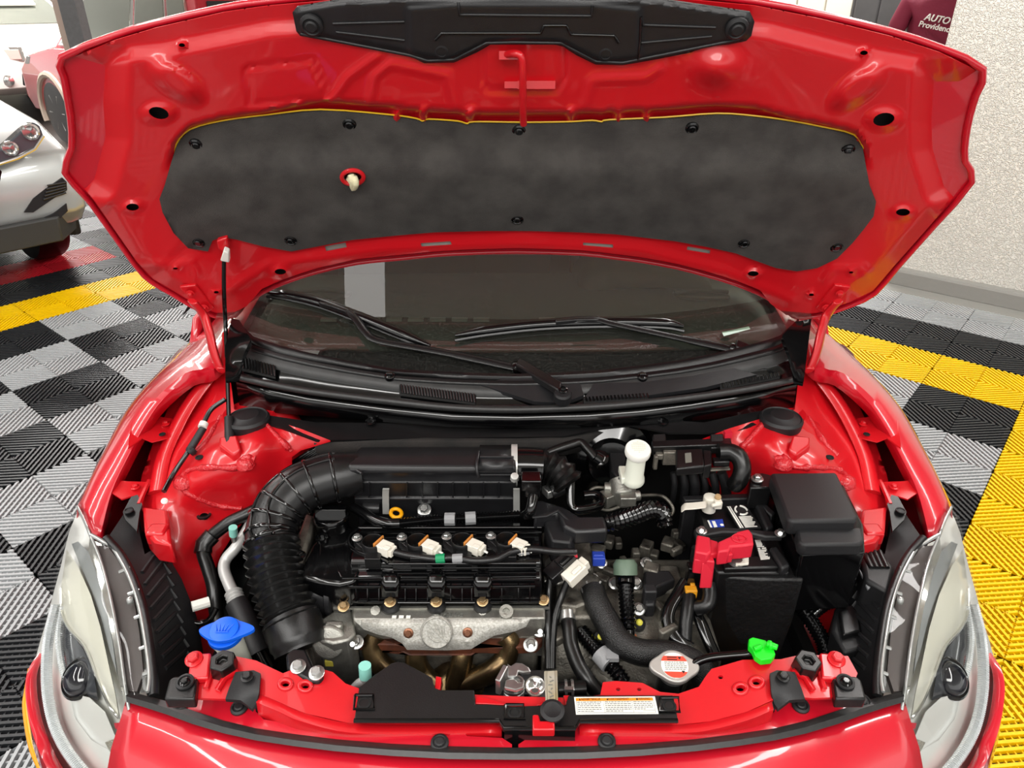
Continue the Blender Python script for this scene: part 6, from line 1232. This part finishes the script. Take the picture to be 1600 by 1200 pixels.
add('block', MB().prism([P(x, y, .865) for x, y in ((1056, 702), (1098, 700), (1101, 728), (1057, 732))], (0, 0, -.018)), BLK, EC, bev=.003); add('print', MB().prism([P(x, y, .8655) for x, y in ((1070, 708), (1080, 707), (1081, 722), (1071, 723))], (0, 0, -.0005)), INK, EC, sm=0); add('socket', MB().prism([P(x, y, .86) for x, y in ((1098, 702), (1112, 704), (1112, 726), (1100, 728))], (0, 0, -.03)).box(P(1126, 722, .845), (.03, .016, .012)), BLK, EC, bev=.002)
add('bracket', MB().box(P(1046, 715, .845), (.026, .01, .03)).box(P(1030, 712, .85), (.014, .012, .012)).box(P(1024, 722, .84), (.008, .010, .03)).prism([P(x, y, .842) for x, y in ((1058, 734), (1140, 728), (1142, 733), (1060, 738))], (0, 0, -.004)), ALUD, EC, bev=.002)
add('hose', MB().tube(cr(W([(1122, 706, .86), (1140, 706, .86), (1154, 714, .855), (1160, 730, .84), (1156, 748, .82), (1148, 758, .80)]), 6), .0165, 16), RUB, EC, sm=60)
RL = thing('bulkhead_rail', 'black plastic rail with tabs on the bulkhead above the solenoid block', 'rail', P(1080, 690, .84)); m = MB().prism([P(x, y, .868) for x, y in ((1018, 688), (1142, 684), (1144, 694), (1020, 698))], (0, 0, -.02))
for x in (1026, 1116): m.prism([P(x-6, 678, .875), P(x+14, 677, .875), P(x+16, 699, .862), P(x-5, 700, .862)], (0, 0, -.014))
add('rail', m, BLK, RL, bev=.002); add('red_tab', MB().box(P(1137, 680, .87), (.014, .012, .016)), REDC, RL)
# ---- radiator cap, overflow
RCp = thing('radiator_filler', 'silver eared radiator filler cap with a red and white warning disc', 'radiator cap', P(1057, 1045, .68))
zc = .728; cc = P(1054, 1040, zc); axr = Vector((0, -.22, 1)).normalized(); ey = axr.cross(Vector((1, 0, 0))).normalized(); exx = Vector((.98, -.03, 0)).normalized()
ol = []
for k in range(60):
    t = 2*math.pi*k/60; r = .0265+.011*max(0, abs(math.cos(t)))**10; ol.append(cc+exx*r*math.cos(t)+ey*r*.98*math.sin(t))
add('ears', MB().prism(ol, -axr*.010), mk('satin_cap_metal', '#b9b5b0', .4, metal=.5), RCp, bev=.002); add('skirt', MB().lathe(cc-axr*.022, axr, [(.022, 0), (.024, .014)], 24), STEEL, RCp)
add('neck', MB().lathe(cc-axr*.05, axr, [(.020, -.03), (.020, .03)], 20), BLK, RCp)
ds = add('warning_disc', MB().lathe(cc, axr, [(.0205, 0), (.0203, .0012), (.002, .0014)], 36), PAPER, RCp, sm=40, label='white disc with red bands')
def arcband(t0, t1):
    a = [(math.sqrt(max(0, .0203**2-t*t)), t) for t in np.linspace(t0, t1, 8)]; pts = [cc+exx*x+ey*y+axr*.0019 for x, y in a]+[cc-exx*x+ey*y+axr*.0019 for x, y in reversed(a)]
    return MB().prism(pts, -axr*.0004)
CR_ = mk('red_label_ink', '#e8452e', .5)
add('red_band', arcband(.0065, .0145), CR_, ds, sm=0); add('red_band', arcband(-.0198, -.0105), CR_, ds, sm=0)
m = MB()
for k, y in enumerate((.0040, .0012, -.0016, -.0044, -.0072)):
    x = -.015
    while x < .014: wd = rr_.uniform(.002, .005); m.prism([cc+exx*(x+a)+ey*(y+b_)+axr*.0019 for a, b_ in ((0, 0), (wd, 0), (wd, .0011), (0, .0011))], -axr*.0002); x += wd+.0009
add('fine_print', m, INK, ds, sm=0)
m = MB()
for x, y in ((.009, .0085), (.011, -.0135)): m.prism([cc+exx*(x+a)+ey*(y+b_)+axr*.0023 for a, b_ in ((-.0025, .0045), (.0025, .0045), (0, 0))], -axr*.0002)
for y in (.0078, .0115): m.prism([cc+exx*a+ey*(y+b_)+axr*.0023 for a, b_ in ((-.010, 0), (.005, 0), (.005, .0015), (-.010, .0015))], -axr*.0002)
add('alert_triangle', m, INKB, ds, sm=0)
OV = hose('overflow_hose', 'thin black overflow hose ending in a bright green fan shaped clip', [(1080, 1040, .722), (1094, 1032, .728), (1112, 1027, .732), (1140, 1024, .735), (1164, 1022, .738), (1182, 1018, .742)], .0065, BLKG)
GC = add('green_clip', MB().prism([P(x, y, .760) for x, y in ((1170, 998), (1176, 995), (1196, 1000), (1208, 1010), (1212, 1022), (1206, 1029), (1190, 1031), (1180, 1024), (1176, 1014), (1170, 1008))], (0, 0, -.012)).tube(W([(1198, 1005, .765), (1215, 1012, .765)]), .005, 8).tube(W([(1178, 1014, .764), (1190, 1010, .764)]), .004, 8).tube(W([(1200, 1008, .764), (1206, 1008, .764)]), .007, 10), GREEN, OV, bev=.002, label='bright green fan shaped clip')
# ---- hood latch
LT = thing('hood_latch', 'steel hood latch with a coil spring behind the black radiator cover', 'latch', P(805, 1080, .66))
q = [P(803, 1088, .675)+Vector((math.cos(t)*.014, math.sin(t)*.010-.002, t*.0011)) for t in np.linspace(0, 2*math.pi*5.5, 80)]
add('coil_spring', MB().tube(q, .0022, 6).tube(W([(803, 1092, .655), (806, 1066, .725)]), .007, 8), STEEL, LT, sm=60)
add('pawl', MB().prism([P(x, y, .742) for x, y in ((793, 1036), (798, 1040), (806, 1035), (816, 1036), (826, 1042), (830, 1049), (818, 1050), (810, 1048), (808, 1056), (793, 1057))], (0, 0, -.006)).prism([P(x, y, .738) for x, y in ((790, 1062), (802, 1058), (810, 1066), (820, 1064), (818, 1074), (806, 1078), (788, 1074))], (0, 0, -.006)).box(P(784, 1062, .73), (.008, .03, .03), Matrix.Rotation(-.4, 3, 'Z')), STEEL, LT, sm=0, bev=.0015)
add('horn_bulb', MB().lathe(P(836, 1075, .68), (0, -.4, 1), [(.019, -.02), (.0195, 0), (.015, .010), (.006, .008), (.002, .004)], 20), CHROME, LT, sm=50); add('latch_body', MB().box(P(818, 1086, .67), (.028, .02, .03)).box(P(838, 1068, .66), (.05, .02, .04)), BLKM, LT, bev=.002); add('return_wire', MB().tube(cr(W([(805, 1101, .70), (818, 1100, .70), (828, 1094, .70), (832, 1088, .70)]), 5), .0022, 6), STEEL, LT)
ST = thing('latch_brace', 'upright silver engraved brace strip next to the hood latch', 'brace', P(861, 1072, .70)); bs = [(850, 1048), (871, 1047), (872, 1101), (853, 1101)]
BS = add('strip', MB().prism([P(x, y, .745) for x, y in bs], (0, 0, -.008)).prism([P(x, y, .749) for x, y in ((854, 1048), (867, 1047), (868, 1101), (857, 1101))], (0, 0, -.006)), mk('weathered_strip', '#c6c4b8', .4, metal=.4, dirt='#a89560', vs_=18), ST, bev=.0012)
m = MB()
for k in range(7): m.box(P(861+(k % 2)*2-1, 1058+k*6, .7495), (.006 if k % 3 else .003, .0016, .0008), Matrix.Rotation((-.7, .5, 0, .9)[k % 4], 3, 'Z'))
addn('stamped_mark', m, INK, BS, sm=0)
HC_ = thing('lower_hose', 'short black hose with double clamp beside the silver brace', 'hose', P(890, 1072, .66)); add('tube', MB().tube(W([(872, 1078, .66), (915, 1076, .66)]), .013, 12), RUB, HC_, sm=50); add('hose_clamp', MB().tube(W([(882, 1077, .66), (886, 1077, .66)]), .0152, 14).tube(W([(892, 1077, .66), (896, 1077, .66)]), .0152, 14).box(P(889, 1077, .676), (.014, .006, .006)), STEEL, HC_, sm=40)
# ---- harness by the right lamp
RW = hose('lamp_harness', 'corrugated black wiring running from the fuse box to the headlight', [(1236, 930, .66), (1248, 944, .65), (1262, 962, .64), (1276, 984, .625), (1288, 1006, .61), (1292, 1030, .59)], .0135, BLKG, 'wiring', 12, 6, .0016)
q, r = corr(cr(W([(1270, 962, .645), (1284, 950, .65), (1298, 943, .655), (1312, 938, .655)]), 5), .0085, .0012, .006); add('branch', MB().tube(q, r, 10), BLKG, RW, sm=50)
add('connector', MB().box(P(1262, 925, .665), (.024, .03, .05), Matrix.Rotation(.3, 3, 'Z')).box(P(1256, 898, .69), (.014, .014, .04)), BLKM, RW, bev=.003); add('silver_fitting', MB().tube(W([(1255, 890, .70), (1260, 912, .68)]), .008, 10), PIPE, RW, sm=50)
RM = thing('relay_box', 'black moulded relay box below the headlight housing', 'relay box', P(1310, 990, .58)); add('box', MB().prism([P(x, y, .655) for x, y in ((1305, 950), (1330, 930), (1350, 950), (1355, 1010), (1320, 1020), (1300, 985))], (0, 0, -.10)), BLKM, RM, bev=.005); add('lid', MB().prism([P(x, y, .668) for x, y in ((1312, 955), (1330, 942), (1342, 958), (1345, 985), (1318, 992))], (0, 0, -.014)), BLK, RM, bev=.003)
RN = thing('resonator', 'black ribbed air resonator between the fuse box and headlight', 'resonator', P(1345, 900, .65)); m = MB().prism([P(x, y, .735) for x, y in ((1345, 862), (1378, 858), (1398, 886), (1388, 925), (1352, 905))], (0, 0, -.12))
add('shell', m, BLKM, RN, bev=.006); m = MB()
for k in range(4): m.tube(W([(1350+k*8, 862, .737), (1362+k*8, 888, .735)]), .005, 8)
addn('rib', m, BLK, RN, sm=50); add('silver_web', MB().prism([P(x, y, .725) for x, y in ((1342, 888), (1350, 900), (1368, 900), (1374, 908), (1356, 920))], (0, 0, -.004)), mk('grey_web', '#8d8f92', .4), RN)
# radiator below the beam and dark ancillaries deep in the bay
RD = thing('radiator', 'black radiator fan shroud standing behind the red front beam', 'radiator', (.0, .73, .45)); add('shroud', MB().box((.0, .735, .50), (.86, .03, .34)), BLKM, RD, bev=.004); m = MB()
for k in range(9): m.box((-.36+k*.09, .755, .50), (.006, .012, .30))
addn('shroud_rib', m, BLK, RD)
DK = thing('bulkhead_pipes', 'dark pipes and cables low on the bulkhead beside the brake cylinder', 'pipes', P(1060, 745, .72)); m = MB()
for k in range(6): m.tube(cr(W([(1052+k*15, 738, .80), (1054+k*16, 760, .77), (1050+k*17, 785, .72)]), 4), .006+.002*(k % 3), 8)
addn('pipe', m, BLKM, DK, sm=50)
DK2 = thing('bulkhead_cables', 'bunch of glossy black cables rising behind the intake elbow', 'cables', P(480, 700, .82)); m = MB()
for k in range(5): m.tube(cr(W([(452+k*6, 726, .79), (480+k*5, 708, .82), (510+k*5, 694, .835), (536+k*3, 688, .84)]), 5), .0042, 8)
addn('cable', m, BLKG, DK2, sm=50)
TB = thing('timing_bracket', 'dark engine mount bracket between the bellows and valve cover', 'bracket', P(470, 850, .72)); add('arm', MB().prism([P(x, y, .775) for x, y in ((478, 800), (492, 806), (484, 840), (470, 880), (458, 900), (452, 880), (462, 842))], (0, 0, -.05)), ALUD, TB, bev=.006); bolt(TB, P(468, 868, .778), .007, UP, BLKG); add('lower_arm', MB().tube(cr(W([(468, 932, .70), (482, 955, .69), (492, 985, .67), (500, 1010, .65)]), 5), .011, 10), GREYP, TB, sm=60)
LH = hose('coolant_pipe', 'grey corrugated pipe with pale yellow fittings beside the end casting', [(476, 948, .70), (486, 966, .69), (494, 986, .68), (506, 1006, .66), (512, 1030, .64)], .0095, GREYP, 'pipe', 12, 6, .001)
for x, y in ((505, 996), (518, 1034)): add('yellow_fitting', MB().box(P(x, y, .685 if y < 1010 else .655), (.02, .01, .012)), mk('yellow_fitting', '#c9bd4a', .5) if not bpy.data.materials.get('yellow_fitting') else bpy.data.materials['yellow_fitting'], LH, bev=.001)
